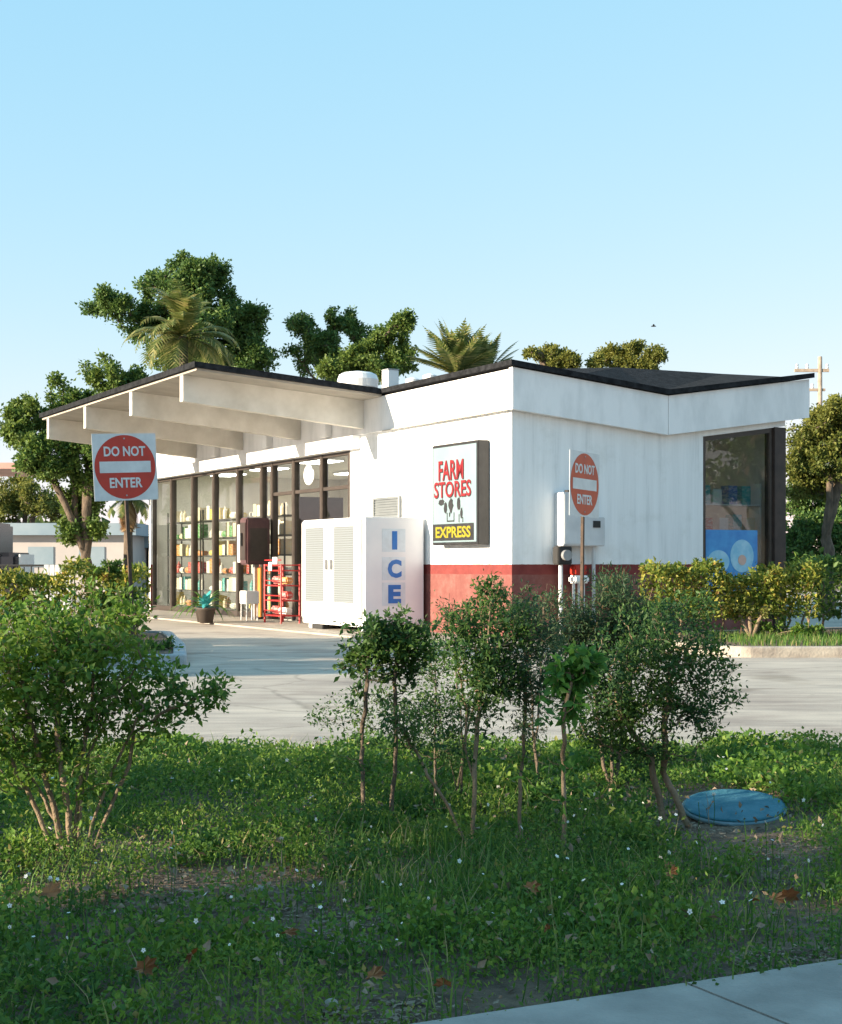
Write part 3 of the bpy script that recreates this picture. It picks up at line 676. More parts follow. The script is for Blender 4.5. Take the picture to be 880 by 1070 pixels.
# potted palm-like plant on the walkway
def rosette(name,label,base,n,length,wd,m,potm=None,rise=1.0,group=None,cat='plant',part='leaves'):
    root=empty(name,label,cat,base,group=group); z0=0
    if potm: MB().lathe([(.13,0),(.18,.26),(.20,.27),(.20,.31),(.15,.31),(.14,.27)],20).build('pot',potm,root,smooth=True); z0=.28
    b=MB()
    for k in range(n):
        a=rnd.uniform(0,2*math.pi); e=rnd.uniform(.25,1.2)*rise; L=length*rnd.uniform(.7,1.1); dirh=Vector((math.cos(a),math.sin(a),0)); sd=Vector((-dirh.y,dirh.x,0)); pv=None; P=Vector((0,0,z0))
        for j in range(7):
            q=j/6; ang=e-q*1.5; w_=wd*math.sin(math.pi*(.12+.86*q))
            A=b.bm.verts.new(P-sd*w_); B=b.bm.verts.new(P+sd*w_)
            if pv: b.bm.faces.new((pv[0],pv[1],B,A))
            pv=(A,B); P=P+(dirh*math.cos(ang)+Vector((0,0,math.sin(ang))))*L/6
    b.build(part,m,root,fixn=False); return root
pp=gnd(213,650,.03); rosette('potted_plant','bushy green potted plant in front of the store glass',pp,46,.85,.03,M['leaf_bright'],M['pot'])
pp2=gnd(216,646,.03); rosette('potted_plant','teal-leaved potted plant in front of the shelf window',Vector((pp.x+.12,pp.y-.5,.03)),30,.45,.05,M['teal'],M['pot'],1.4)

# ================================================================== DO NOT ENTER SIGNS
def dne(label, base, zc, size, yaw, roll, redm, postm, top=None):
    r=empty('road_sign',label,'road sign',base,rot=(0,roll,yaw),group='do not enter signs')
    h=zc-base[2]
    b=MB(); b.box((-.022,.0,0),(.022,.04,h+size*.3)); b.build('post', postm, r)
    k=size/2
    b=MB(); b.box((-k,-.006,h-k),(k,-.001,h+k)); 
    pl=b.build('sign_plate', M['sign_white'], r)
    disc(k*.955,-.0065,48,.002,0,h).build('red_disc', redm, pl)
    b=MB(); b.box((-k*.80,-.012,h-k*.17),(k*.80,-.0090,h+k*.17)); b.build('white_bar', M['sign_white'], pl)
    text('lettering','DO NOT',M['sign_white'],pl,(0,-.011,h+k*.47),k*1.30,k*.30,(0,0,0),.025)
    text('lettering','ENTER',M['sign_white'],pl,(0,-.011,h-k*.47),k*1.02,k*.30,(0,0,0),.025)
    for z in (h+k*.85,h-k*.85):
        b=MB(); b.tube([(0,-.016,z),(0,-.006,z)],.012,8); b.build('bolt', M['grey'], pl)
    return r
lb=gnd(140,672,.11)
dne('bright red DO NOT ENTER sign on a leaning rusty post in the left island', lb, EYE+102*lb.y/F, .925, R(31), -R(3.0), M['sign_red'], M['rust_steel'])
rb=Vector(((609-HX)/F*21.9,21.9,0))
dne('faded orange-red DO NOT ENTER sign seen nearly edge-on beside the electrical boxes', rb, EYE+84*21.9/F, .93, R(57), -R(1.2)*-1, M['sign_red_faded'], M['rust_steel'])

# ================================================================== ELECTRICAL BOXES
eb=empty('electrical_cabinet','tall pale grey electrical cabinet mounted on the shaded wall','cabinet',BW(0,0,0),THB)
b=MB(); b.box((.80,-.26,1.50),(1.175,-.004,2.36),.012); b.build('cabinet_body', M['grey_box'], eb)
b=MB(); b.box((.82,-.272,1.53),(1.155,-.261,2.33),.004); b.build('cabinet_door', M['grey_box'], eb)
b=MB(); b.box((.93,-.2,2.361),(1.05,-.1,2.40)); b.build('top_fitting', M['dark'], eb)
b=MB(); b.tube([(.86,-.10,0),(.86,-.10,1.5)],.035,10); b.build('conduit', M['grey_box'], eb)
e2=empty('breaker_box','short pale breaker box with dark label right of the tall cabinet','electrical box',BW(0,0,0),THB)
b=MB(); b.box((1.20,-.20,1.50),(1.66,-.004,1.97),.012); b.build('box_body', M['grey_box'], e2)
b=MB(); b.box((1.42,-.212,1.80),(1.56,-.201,1.91)); b.build('nameplate', M['dark'], e2)
b=MB(); b.tube([(1.5,-.10,.0),(1.5,-.10,1.5)],.03,8); b.tube([(1.3,-.10,.0),(1.3,-.10,1.5)],.022,8); b.build('conduit', M['grey_box'], e2)
e3=empty('electric_meter','dark electric meter below the tall grey cabinet','meter',BW(0,0,0),THB)
b=MB(); b.box((.68,-.30,1.20),(.95,-.13,1.49),.015); b.build('meter_case', M['dark'], e3)
b=MB(); b.tube([(.78,-.22,0),(.78,-.22,1.2)],.035,10); b.build('conduit', M['grey_box'], e3)
MB().tube([(.815,-.301,1.35),(.815,-.37,1.35)],.085,20).build('dial_glass', M['grey'], e3)
e4=empty('red_valve_box','small red valve box with white fitting low on the wall','valve box',BW(0,0,0),THB)
b=MB(); b.box((1.0,-.30,1.03),(1.24,-.14,1.20),.02); b.build('valve_body', M['sign_red'], e4)
b=MB(); b.box((.98,-.32,.90),(1.28,-.12,1.028),.03); b.build('fitting', M['white'], e4)
for x in (1.03,1.13,1.22): b=MB(); b.tube([(x,-.22,0),(x,-.22,.9)],.022,8); b.build('pipe', M['grey_box'], e4)

# ================================================================== ROOFTOP UNITS
def roofthing(px,py_top,t,s,label,name,cat):
    pass
f=empty('rooftop_fan','round white rooftop exhaust fan behind the canopy eave','fan',BW(.8,7.2,ztop(.8)),THB)
MB().lathe([(.30,0),(.30,.42),(.40,.44),(.42,.60),(.38,.70),(.30,.74),(.05,.78)],28).build('housing', M['white'], f, smooth=False)
MB().lathe([(.33,.20),(.335,.21),(.335,.36),(.33,.37)],28).build('grille', M['grey'], f)
u=empty('rooftop_unit','white boxy rooftop air unit beside the round fan','air unit',BW(1.1,6.35,ztop(1.1)),THB)
b=MB(); b.box((-.12,-.14,0),(.12,.14,.74),.01); b.build('casing', M['white'], u); b=MB(); b.box((-.125,-.145,.742),(.125,.145,.765)); b.build('lid', M['grey'], u)
for (px,s,t,hh,lab) in ((425,5.6,1.2,.50,'squat white roof vent nearest the boxy air unit'),(446,4.9,1.2,.50,'squat white roof vent farther right along the eave')):
    v=empty('roof_vent',lab,'vent',BW(t,s,ztop(t)),THB,'white roof vents'); MB().lathe([(.07,0),(.07,hh-.12),(.14,hh-.10),(.14,hh),(.04,hh+.04)],16).build('stack', M['white'], v)

# ================================================================== FAR SETTING
fb=empty('distant_building','long low greyish building with slate-blue roof band across the street','building',(-21,60,0))
MB().box((0,0,0),(9.5,8,2.35)).build('wall', M['far_wall'], fb); MB().box((-.3,-.4,2.352),(9.9,8.4,2.82)).build('roof', M['far_roof'], fb)
for x in (5.6,7.6): MB().box((x,-.03,1.1),(x+1,-.001,1.9)).build('window', M['far_roof'], fb)
fb=empty('distant_building','low beige building with pale blue roof behind the left road sign','building',(-11.4,64,0))
MB().box((0,0,0),(14,8,1.9)).build('wall', M['far_wall'], fb); MB().box((-.3,-.4,1.902),(14.2,8.4,2.55)).build('roof', M['far_roof'], fb)
MB().box((.6,-.04,0),(1.5,-.001,1.6)).build('door', M['column'], fb)
fc=empty('street_canopy','thin salmon-edged flat canopy at the far left edge','canopy',(-16.4,46,0))
MB().box((-2,-1,4.02),(5.0,3,4.2)).build('canopy_slab', M['salmon'], fc)
for x in (-1.5,2.0): MB().box((x,.6,0),(x+.15,.75,4.018)).build('post', M['grey_box'], fc)
va=empty('box_van','dark box van parked at the far left edge','van',(-12.9,45,0))
MB().box((-2.2,-1,.42),(.66,1,2.42),.08).build('body', M['car_dark'], va)
MB().box((.70,-.95,.42),(1.28,.95,1.55),.12).build('cab', M['car_dark'], va)
MB().box((1.285,-.8,.5),(1.33,.8,1.5)).build('grille', M['white'], va)
for x in (-1.5,.75):
    for y in (-1.02,.82): w_=MB().tube([(x,y,.36),(x,y+.2,.36)],.36,20).build('wheel', M['tyre'], va); MB().tube([(x,y-.012,.36),(x,y-.001,.36)],.18,14).build('hubcap', M['grey'], w_)
MB().box((-.4,-1.02,1.5),(.3,-1.002,2.0)).build('side_window', M['grey'], va)
fe=empty('white_gate','low weathered white board gate behind the yellow hedge','gate',(at(46,590,33).x,33,0))
for k in range(5): MB().box((k*.118,0,.1),(k*.118+.10,.03,1.2)).build('board', M['grey_box'], fe)
MB().box((0,.031,.95),(.58,.06,1.03)).build('rail', M['grey_box'], fe)
fr=empty('metal_railing','low dark metal railing beyond the yellow hedge','railing',(at(-20,590,34).x,34,0))
for k in range(14): MB().tube([(k*.16,0,0),(k*.16,0,1.15+.02*(k%2))],.015,6).build('baluster', M['dark'], fr)
MB().tube([(0,0,1.18),(2.1,0,1.18)],.025,6).build('top_rail', M['dark'], fr)

# utility pole
up=empty('utility_pole','weathered utility pole with crossarm and insulators behind the right tree','utility pole',at(857,590,60)*1); up.location.z=0
MB().tube([(0,0,0),(0,0,9.35)],[.13,.085],12).build('pole', M['wood_pole'], up, smooth=True)
MB().box((-1.0,-.05,8.75),(.35,.05,8.87)).build('crossarm', M['wood_pole'], up)
MB().box((-.8,-.05,8.0),(.2,.05,8.1)).build('crossarm', M['wood_pole'], up)
for x,z in ((-.9,8.87),(-.5,8.87),(.28,8.87),(-.7,8.1),(-.3,8.1)): MB().lathe([(.05,0),(.07,.06),(.04,.1),(.07,.16),(.03,.2)],10,(x,0,z)).build('insulator', M['sign_white'], up)
MB().tube([(-.55,0,7.4),(-.55,0,8.0)],.14,12).build('transformer', M['grey'], up)

# ================================================================== TREES
def tree(label, Y, trunk_x, blobs, nleaf, leaf, m, group='trees behind the store', base_r=.13, name='broadleaf_tree', per=26, depth=1.2):
    bl=[(c,r_*1.0) for c,r_ in px_blobs(blobs,Y,depth)]; base=Vector(((trunk_x-HX)/F*Y,Y,0))
    top=max(c[2] for c,_ in bl); low=min(c[2]-r for c,r in bl)
    cx=sum(c[0] for c,_ in bl)/len(bl)
    fork=Vector((base.x+(cx-base.x)*.4,Y,max(1.4,low*.8)))
    stems=[]
    big=sorted(bl,key=lambda q:-q[1])[:3]
    for c,r in big: stems.append([base,base.lerp(fork,.5)+Vector((.05,.03,0)),fork,fork.lerp(Vector(c),.6)+Vector((rnd.uniform(-.2,.2),rnd.uniform(-.2,.2),.15))])
    return plant(name,label,'tree',base,stems,bl,nleaf,leaf,m,M['bark'],.6,per,base_r,group=group,spread=1.15)
tree('big dark rounded tree rising highest above the left canopy', 50, 215, [(205,290,27),(165,305,26),(120,318,20),(245,320,26),(215,335,32),(258,350,22),(150,330,20),(228,282,14),(188,275,12),(268,330,13),(95,322,9),(225,370,28),(270,375,22),(185,340,26),(140,345,12),(110,312,16),(200,300,24),(245,350,24),(180,370,26),(215,380,24),(250,385,22)], 65204,0.121,M['leaf_dark'])
tree('tree at far left with low hanging branches behind the first road sign', 40, 95, [(112,395,22),(70,430,28),(30,432,22),(95,430,26),(130,410,20),(50,475,32),(95,480,30),(85,520,26),(75,552,16),(100,548,15),(15,450,16),(140,400,16),(60,400,12)], 58994,0.101,M['leaf_tree'])
tree('olive tree at the far left edge behind the hanging branches', 70, 20, [(20,510,22),(42,520,22),(5,530,20),(60,530,18)], 14748,0.127,M['leaf_yellow'])
tree('two-headed dark tree above the middle of the roof', 52, 360, [(318,340,15),(308,335,10),(357,335,18),(340,362,20),(320,372,20),(376,350,16),(350,385,18),(330,352,12)], 20648,0.107,M['leaf_dark'])
tree('bright green tree just left of the spiky palm', 46, 405, [(410,350,18),(425,335,12),(390,362,18),(370,378,18),(418,375,20),(345,385,15),(400,385,18)], 22122,0.101,M['leaf_tree'])
tree('small sunlit tree top peeking over the roof right of the palm', 55, 575, [(570,370,12),(585,375,14),(555,368,7),(598,378,10)], 7669,0.107,M['leaf_yellow'])
tree('wide sunlit tree top above the roof valley', 55, 655, [(640,370,15),(662,368,16),(685,370,12),(622,378,10),(655,382,16),(675,384,14)], 12388,0.107,M['leaf_yellow'])
tree('yellow-green drooping tree beside the right end of the store', 36, 868, [(850,450,22),(870,442,22),(842,480,18),(866,480,24),(884,470,26),(838,458,10),(900,450,30),(850,500,20),(836,508,14),(868,508,22),(858,436,16),(875,425,16),(845,470,18),(832,492,12)], 35397,0.083,M['leaf_yellow'])
tree('shaded dark tree filling the gap at the right edge below the yellow one', 40, 860, [(840,520,24),(870,515,26),(850,555,26),(885,555,28),(835,585,20),(865,590,24),(905,520,30),(850,540,24),(870,540,24),(832,560,16),(850,600,20)], 35397,0.095,M['leaf_dark'])

def palm(label, base, top, nfr, L, m, up_=.7, dry=0, lean=0, spiky=False):
    r=empty('palm_tree',label,'palm',base,group='palms behind the store'); h=top.z-base.z; tp=top-base
    MB().tube([(0,0,0),(tp.x*.4,tp.y*.4,h*.5),tp],[.17,.14,.12],10).build('trunk',M['bark'],r,smooth=True)
    def fronds(n,e0,e1,mm,nm):
        b=MB()
        for k in range(n):
            a=rnd.uniform(0,2*math.pi); e=rnd.uniform(e0,e1); dh=Vector((math.cos(a),math.sin(a),0)); P=tp.copy(); LL=L*rnd.uniform(.75,1.1); prev=None; sd=Vector((-dh.y,dh.x,0)); N_=18
            for j in range(N_):
                q=j/(N_-1); ang=e-q*q*(.45 if spiky else 1.7); D=dh*math.cos(ang)+Vector((0,0,math.sin(ang))); nn=sd.cross(D)
                if prev is not None:
                    for s_ in (-1,1):
                        ll=LL*.26*math.sin(math.pi*min(1,.15+.85*q))+.03
                        tip=P+D*ll*.75+sd*s_*ll*.75-Vector((0,0,ll*.25)); 
                        b.bm.faces.new([b.bm.verts.new(P),b.bm.verts.new(P+D*.09),b.bm.verts.new(tip)])
                prev=P; P=P+D*LL/N_
        b.build(nm,mm,r,fixn=False)
    fronds(nfr,-.3 if not spiky else .45,1.5,m,'crown')
    if dry: fronds(dry,-1.5,-.9,M['palm_dry'],'dry_skirt')
def pbase(x,Y): return Vector(((x-HX)/F*Y,Y,0))
palm('feathery yellowish palm in front of the tall left tree', pbase(192,42), at(192,352,42), 60, 1.9, M['palm'])
palm('spiky sunlit palm above the roof vents', pbase(475,42), at(478,392,42), 70, 1.6, M['palm'], spiky=True)
palm('smaller spiky palm to the right of the tallest fan of fronds', pbase(505,43), at(507,392,43), 40, 1.3, M['palm'], spiky=True)
palm('palm with brown hanging dead fronds behind the left road sign', pbase(134,47), at(134,520,47), 18, 1.2, M['palm'], dry=26)

# trees outside the left of the frame that shade the verge and the lot, and ones to the right that the window mirrors
def offtree(label,x,y,h,r,n,m,grp,trunk_h=1.6):
    base=Vector((x,y,0)); bl=[]
    for k in range(7): a=rnd.uniform(0,6.28); q=r*rnd.uniform(.1,.75); bl.append(((x+q*math.cos(a),y+q*math.sin(a),rnd.uniform(trunk_h+r*.4,h-r*.3)),r*.5))
    stems=[[base,base+Vector((.1,0,trunk_h)),Vector(c)] for c,_ in bl]
    plant('broadleaf_tree',label,'tree',base,stems,bl,n,.20,m,M['bark'],.55,10,.2,group=grp,twr=.12)
SH=[]
sx,sy=-.93,-.366
def upsun(x,y,t): return (x+sx*t,y+sy*t)
k=0
for (x,y,t,h,r,n) in ((-1.2,4.7,13,5.9,1.6,1500),(1.6,5.6,13,5.2,1.5,950),(.6,8.0,16,5.4,1.3,650),(-.8,4.0,10,3.8,1.6,2200),(3.6,9.4,13,4.6,1.2,500),(-1.5,18.0,10,3.3,1.7,3800),(-1.2,20.6,10,3.2,1.6,3200),(-2.0,23.0,10,3.0,1.4,2600),(1.0,3.4,12,5.4,1.5,1100)):
    X_,Y_=upsun(x,y,t); offtree(['full green tree','open green tree','ragged green tree','low green tree','thin green tree','broad green tree','round green tree','small green tree','twiggy green tree'][k]+' standing left of the view along the street',X_,Y_,h,r,n,M['leaf_tree'],'street trees left of the view',.9); k+=1
for i,(x,y,h,r) in enumerate(((24,20,6.5,2.4),(29,12,7,2.8),(33,4,7.5,3.0),(26,5,5,2.0))):
    offtree(['tall green tree','broad green tree','big green tree','small green tree'][i]+' across the street to the right of the store',x,y,h,r,3500,M['leaf_tree'],'street trees right of the store')

# distant wooded line
pts=[]
for i in range(240):
    x=rnd.uniform(-130,150); pts.append((np.array((x,rnd.uniform(110,150),rnd.uniform(.5,3.5))),rnd.uniform(2,3.4)))
V,Fc=crown(pts,26000,.9,.7); o=npmesh('distant_wood',V,Fc,M['far_wood']); tag(o,'dense green distant tree line beyond the street','wood',kind='stuff')

# ================================================================== HEDGES AND ISLAND PLANTS
def hedge(name,label,poly,z0,z1,n,leaf,m,cat='hedge',stems=10,wob=.08):
    """poly: centreline [(x,y),...], half width"""
    (ax,ay),(bx,by),hw=poly; base=Vector(((ax+bx)/2,(ay+by)/2,z0*0+.1)); r=empty(name,label,cat,base)
    q=rng.random(n); o=(rng.random(n)*2-1)
    face=rng.random(n); z=rng.random(n)
    top=face<.35; side=face>=.35
    d_=np.array([bx-ax,by-ay]); L=np.linalg.norm(d_); d_=d_/L; nn=np.array([-d_[1],d_[0]])
    wv=wob*(np.sin(q*L*3.1)+np.sin(q*L*7.3+1)+.7*np.sin(q*L*13+2))
    off=np.where(top,o,np.sign(o)*(1-.25*rng.random(n)**2))*hw*(1+wv*.8)
    zz=np.where(top,1-.12*rng.random(n)**1.5,z)
    Z=z0+(z1-z0)*zz+wv*(zz)+.03*rng.normal(size=n)*zz
    X=ax+d_[0]*q*L+nn[0]*off; Y=ay+d_[1]*q*L+nn[1]*off
    C_=np.stack([X,Y,Z],1)-np.array(base); LL=leaf*(.6+.8*rng.random(n)); V,Fc=leaf_arrays(C_,LL,LL*.55,.4); npmesh('foliage',V,Fc,m,r)
    t=MB()
    for k in range(stems):
        u=(k+.5)/stems; x=ax+d_[0]*u*L-base.x; y=ay+d_[1]*u*L-base.y
        t.tube(wiggle((x,y,-.02),(x+rnd.uniform(-.1,.1),y+rnd.uniform(-.1,.1),z1*.8-.1),3,.05),[.022,.018,.014,.006],6)
    t.build('stem',M['bark_pale'],r); return r
hedge('clipped_hedge','yellow-leaved clipped hedge at the left edge behind the large bush',((-9.5,23.0),(-4.15,22.9),.45),.15,1.06,11000,.085,M['leaf_hedge'],stems=14)
hedge('clipped_hedge','long yellow-green clipped hedge in front of the right window',((3.35,22.6),(5.9,23.1),.34),.40,1.08,7500,.075,M['leaf_hedge'],stems=8)
hedge('clipped_hedge','dark green hedge continuing to the right edge past the yellow one',((5.95,23.6),(9.5,24.2),.45),.35,1.22,6500,.09,M['leaf_tree'],stems=8)
def bushy(name,label,x,ybase,blobs,n,leaf,m,z=.1,r0=.015,Y=None,fol='foliage',cat='shrub',**k):
    base = gnd(x,ybase,z) if Y is None else Vector(((x-HX)/F*Y,Y,z))
    bl=px_blobs(blobs,base.y,.8); st=[]
    for c,r in bl: st.append([base,base.lerp(Vector(c),.5)+Vector((0,0,.03)),Vector(c)])
    return plant(name,label,cat,base,st,bl,n,leaf,m,M['bark_pale'],.5,8,r0,fol=fol,**k)
bushy('garden_shrub','green shrub between the yellow hedge and the left sign post',120,668,[(120,600,18),(105,625,20),(135,625,18),(118,645,20),(112,583,10),(140,648,14)],3400,.075,M['leaf_tree'])
bushy('garden_shrub','small sunlit green shrub at the end of the right kerb island',800,668,[(800,655,11),(820,655,12),(835,658,12),(785,650,8),(850,660,11)],2200,.05,M['leaf_lime'])
bushy('garden_shrub','reddish-stemmed shrub under the right hedge',785,668,[(782,632,12),(800,636,10),(770,640,9)],900,.05,M['leaf_yellow'],r0=.03)
bushy('garden_shrub','pale-flowering shrub behind the dark hedge at right',845,640,[(838,592,10),(850,596,10)],600,.06,M['leaf_lime'],Y=25,z=.1)
bushy('garden_shrub','low dark shrub spilling over the left kerb corner',178,680,[(178,672,12),(160,680,12),(192,690,8)],1000,.05,M['leaf_bush'])
# small pale block sign on the right bed
bk=empty('marker_block','small weathered pinkish block in the bed below the hedge','block',gnd(755,655,.11),R(12))
MB().box((-.28,-.08,0),(.28,.08,.24),.02).build('block_body',M['far_wall'],bk)
MB().box((-.2,-.086,.06),(.2,-.0805,.18)).build('dark_inset',M['phone'],bk)
# grass on islands
def tufts(n,xr,yr,z,inside=None,h=.09):
    P=np.stack([rng.uniform(*xr,n),rng.uniform(*yr,n),np.full(n,z)],1)
    if inside is not None: P=P[inside(P[:,0],P[:,1])]
    return P
def blades(P,hgt,wd,lean=.35):
    n=len(P); a=rng.random(n)*6.283; d_=np.stack([np.cos(a),np.sin(a),np.zeros(n)],1); s_=np.stack([-np.sin(a),np.cos(a),np.zeros(n)],1)
    H=(hgt*(.5+.8*rng.random(n)))[:,None]; ln=(lean*(.3+rng.random(n)))[:,None]; w_=np.full((n,1),wd)*(.6+.6*rng.random((n,1)))
    up_=np.array([0,0,1.]); b0=P-s_*w_/2; b1=P+s_*w_/2; m0=P+up_*H*.55+d_*H*ln*.35; m1=m0+s_*w_*.4; m0=m0-s_*w_*.4; tp=P+up_*H*.95+d_*H*ln*1.25
    V=np.stack([b0,b1,m1,m0,tp],1).reshape(-1,3); i=np.arange(n)*5
    Fc=np.concatenate([np.stack([i,i+1,i+2],1),np.stack([i,i+2,i+3],1),np.stack([i+3,i+2,i+4],1)]); return V,Fc
V,Fc=merge([blades(tufts(9000,(4.3,13),(20.2,23.5),.11,lambda x,y:y>19.9+(x<4.6)*.5),.12,.012), blades(tufts(7000,(-12,-3.2),(18.4,22.5),.11,lambda x,y:x<-3.1-.25*(y-18)),.11,.012)])
o=npmesh('island_grass',V,Fc,M['blade']); tag(o,'patchy grass growing in the kerbed islands','grass',kind='stuff')

# ================================================================== FOREGROUND PLANTS
def stem_px(pts,Y,dz=0):
    """pixel polyline at distance Y, first point on the ground"""
    return [at(x,y,Y+rnd.uniform(-.03,.03)*i) for i,(x,y) in enumerate(pts)]
def fg(name,label,cat,Y,stems,blobs,n,leaf,m,bark,r0,per=10,asp=.5,up=.3,droop=0,depth=1.0,squash=.9,group=None,twr=.3,stray=.55,ntip=None,spread=1.0):
    st=[stem_px(s,Y) for s in stems]; base=st[0][0].copy(); base.z=0
    z0=base.z
    for s in st: s[0].z=-.02
    return plant(name,label,cat,base,st,[(c_,r_*1.22) for c_,r_ in px_blobs(blobs,Y,depth)],int(n*1.35),leaf*.86,m,bark,asp,int(per*1.5),r0*.78,group=group,up=up,droop=droop,squash=1,ntip=ntip,spread=spread*1.7,wisp=.30)
fg('leafy_bush','large multi-stemmed green bush at the left edge of the verge','bush',6.1,
   [[(66,907),(60,862),(44,800),(28,740),(20,690)],[(60,905),(40,850),(15,800),(-5,770)],[(82,906),(100,850),(125,790),(150,740)],[(74,907),(72,850),(62,790),(60,730),(70,660)],[(78,908),(84,850),(92,790),(120,730),(150,690)],[(76,907),(80,855),(84,800),(96,740),(100,680)],[(70,907),(60,860),(30,810),(10,760)],[(90,800),(140,765),(180,740),(225,722)]],
   [(35,665,38),(75,655,38),(20,700,38),(95,690,42),(55,715,48),(120,730,36),(20,750,38),(80,760,34),(140,700,30),(115,655,28),(20,790,22),(60,785,20),(110,785,20),(0,800,30),(60,690,40),(130,640,20),(60,635,20),(20,630,22),(95,735,36),(200,745,12),(235,735,8),(185,680,12),(170,705,22),(170,745,24),(200,725,18),(222,718,14),(45,785,24),(110,620,16),(95,610,12),(150,760,20),(0,700,40),(-20,740,50),(-30,680,50)],
   7800,.036,M['leaf_bushy'],M['bark_pale'],.017,ntip=520,asp=.55,twr=.28)
sap='young trees on the verge'
fg('sapling','slim straight sapling, leftmost of the trunks in front of the driveway','sapling',6.86,[[(380,873),(379,820),(378,770),(384,712),(387,662)]],[(387,668,17),(372,682,18),(395,690,18),(375,705,14),(388,655,10),(360,692,9),(400,660,10)],900,.037,M['leaf_sapling'],M['bark'],.013,per=9,group=sap)
fg('sapling','slim sapling with a full tuft close right of the leftmost one','sapling',6.9,[[(408,869),(411,820),(414,770),(412,712),(418,655)]],[(418,668,20),(405,680,16),(432,680,18),(418,650,12),(425,700,14),(400,660,10),(440,665,10)],1530,.035,M['leaf_sapling'],M['bark'],.013,per=10,group=sap)
fg('sapling','wispy sapling with small thin leaves low over the driveway edge','sapling',7.4,[[(455,850),(455,805),(455,760),(456,715),(452,665)]],[(455,690,20),(450,740,26),(480,750,22),(430,755,20),(460,775,20),(400,740,22),(370,745,18),(345,742,16),(455,665,12),(480,790,16)],3400,.023,M['leaf_sapling'],M['bark'],.009,per=12,group=sap,twr=.4)
fg('sapling','leaning bare-stemmed sapling slanting up to the left','sapling',6.4,[[(494,890),(470,845),(447,811),(435,785),(420,760)]],[(420,760,18),(435,770,14),(405,745,12)],442,.025,M['leaf_sapling'],M['bark_pale'],.009,per=8,group=sap,twr=.4)
fg('sapling','pale-stemmed sapling with a wide dark head, in the middle of the row','sapling',6.4,[[(493,890),(496,830),(498,775),(501,736),(508,680),(512,630)],[(498,775),(488,740),(478,700)]],[(510,650,26),(495,680,28),(525,690,28),(510,710,24),(480,665,18),(540,660,18),(512,622,14),(535,715,18),(500,742,18)],4250,.028,M['leaf_sapling'],M['bark_pale'],.013,per=13,group=sap)
fg('sapling','thin sapling with feathery crown right of the middle one','sapling',6.5,[[(542,888),(544,830),(547,770),(550,700),(556,640)]],[(552,660,24),(565,690,26),(545,700,24),(575,655,20),(560,725,20),(550,752,18),(575,715,18),(556,632,14)],3400,.027,M['leaf_feather'],M['bark_pale'],.011,per=13,asp=.3,group=sap)
fg('sapling','short sapling with pale trunk and bright green leafy top','sapling',6.06,[[(591,907),(590,850),(589,800),(590,745),(600,695)]],[(606,690,12),(590,700,10),(618,688,9),(600,720,10),(582,712,7),(612,706,9),(596,738,8),(625,698,5)],420,.056,M['leaf_bright'],M['bark_pale'],.012,per=8,group=sap,up=-.1,droop=.5)
fg('sapling','crooked broad-crowned small tree leaning beside the blue lid','sapling',6.98,[[(722,866),(708,838),(693,807),(694,765),(698,730),(705,670)],[(693,807),(680,790),(666,772),(648,745),(640,700)]],
   [(700,665,32),(735,690,26),(665,680,34),(640,700,30),(690,710,34),(725,725,24),(755,715,18),(650,740,26),(620,735,26),(675,745,26),(735,745,22),(610,765,20),(640,775,20),(745,670,18),(720,640,22),(605,700,22),(765,705,10),(770,730,7),(600,625,8)],8785,.028,M['leaf_sapling'],M['bark_pale'],.020,per=14,group=sap,twr=.22)
fg('sapling','tall feathery small tree behind the crooked one, in front of the valve pipes','sapling',8.2,[[(640,830),(640,760),(636,700),(640,640),(645,610)],[(640,760),(660,690),(672,640)],[(640,760),(615,700),(600,650)]],
   [(640,630,26),(665,640,26),(620,645,24),(690,655,22),(650,665,30),(625,680,28),(600,650,20),(590,680,24),(665,680,24),(640,605,12),(710,650,14),(580,660,16),(655,612,10)],10540,.036,M['leaf_feather'],M['bark'],.014,per=16,asp=.24,group=sap,up=.7)
fg('sapling','thin spindly stems with sparse leaves in front of the red wall','sapling',7.6,[[(480,845),(482,760),(476,690),(470,620)],[(482,760),(500,690),(520,610)],[(482,760),(450,690),(440,650)]],[(470,640,16),(520,625,18),(445,660,14),(495,650,16),(535,640,16)],1054,.027,M['leaf_feather'],M['bark'],.008,per=9,asp=.3,group=sap,twr=.5)
fg('sapling','leggy sprig with sparse red-brown shoots before the corner of the wall','sapling',8.0,[[(560,830),(562,760),(566,690),(572,610)],[(562,760),(550,690),(545,620)]],[(572,625,16),(548,640,16),(590,640,16),(560,660,20)],1190,.027,M['leaf_feather'],M['bark'],.008,per=9,asp=.3,group=sap,twr=.5)

# ground cover ------------------------------------------------------------
def px_of(X,Y): return HX+X/Y*F, HY+EYE*F/Y
bare=[(755,866,84,46),(135,893,70,12),(250,925,110,20),(350,965,75,22),(720,866,45,14),(825,905,48,24),(455,800,40,8),(400,1050,60,14),(820,995,70,10),(165,945,60,14)]
def density(X,Y):
    x,y=px_of(X,Y); d_=np.ones_like(X)
    for bx,by,rx,ry in bare: q=((x-bx)/rx)**2+((y-by)/ry)**2; d_*=np.clip((q-.35)/1.0,(0.0 if bx==755 else .10),1)
    n_=np.sin(X*3.1+1)*np.sin(Y*2.7)+.6*np.sin(X*6.7+Y*5.1)+.4*np.sin(X*13.1-Y*9.7); d_*=np.clip(.74+.45*n_,.22,1)
    return d_
nm=420; mY=np.sqrt(rng.uniform(3.8**2,10.6**2,nm)); mX=(rng.random(nm)*2-1)*(.36*mY+.4); mR=rng.uniform(.09,.34,nm); mH=mR*rng.uniform(.15,.60,nm)*np.where(mY>8.3,.55,.8); mK=rng.random(nm)
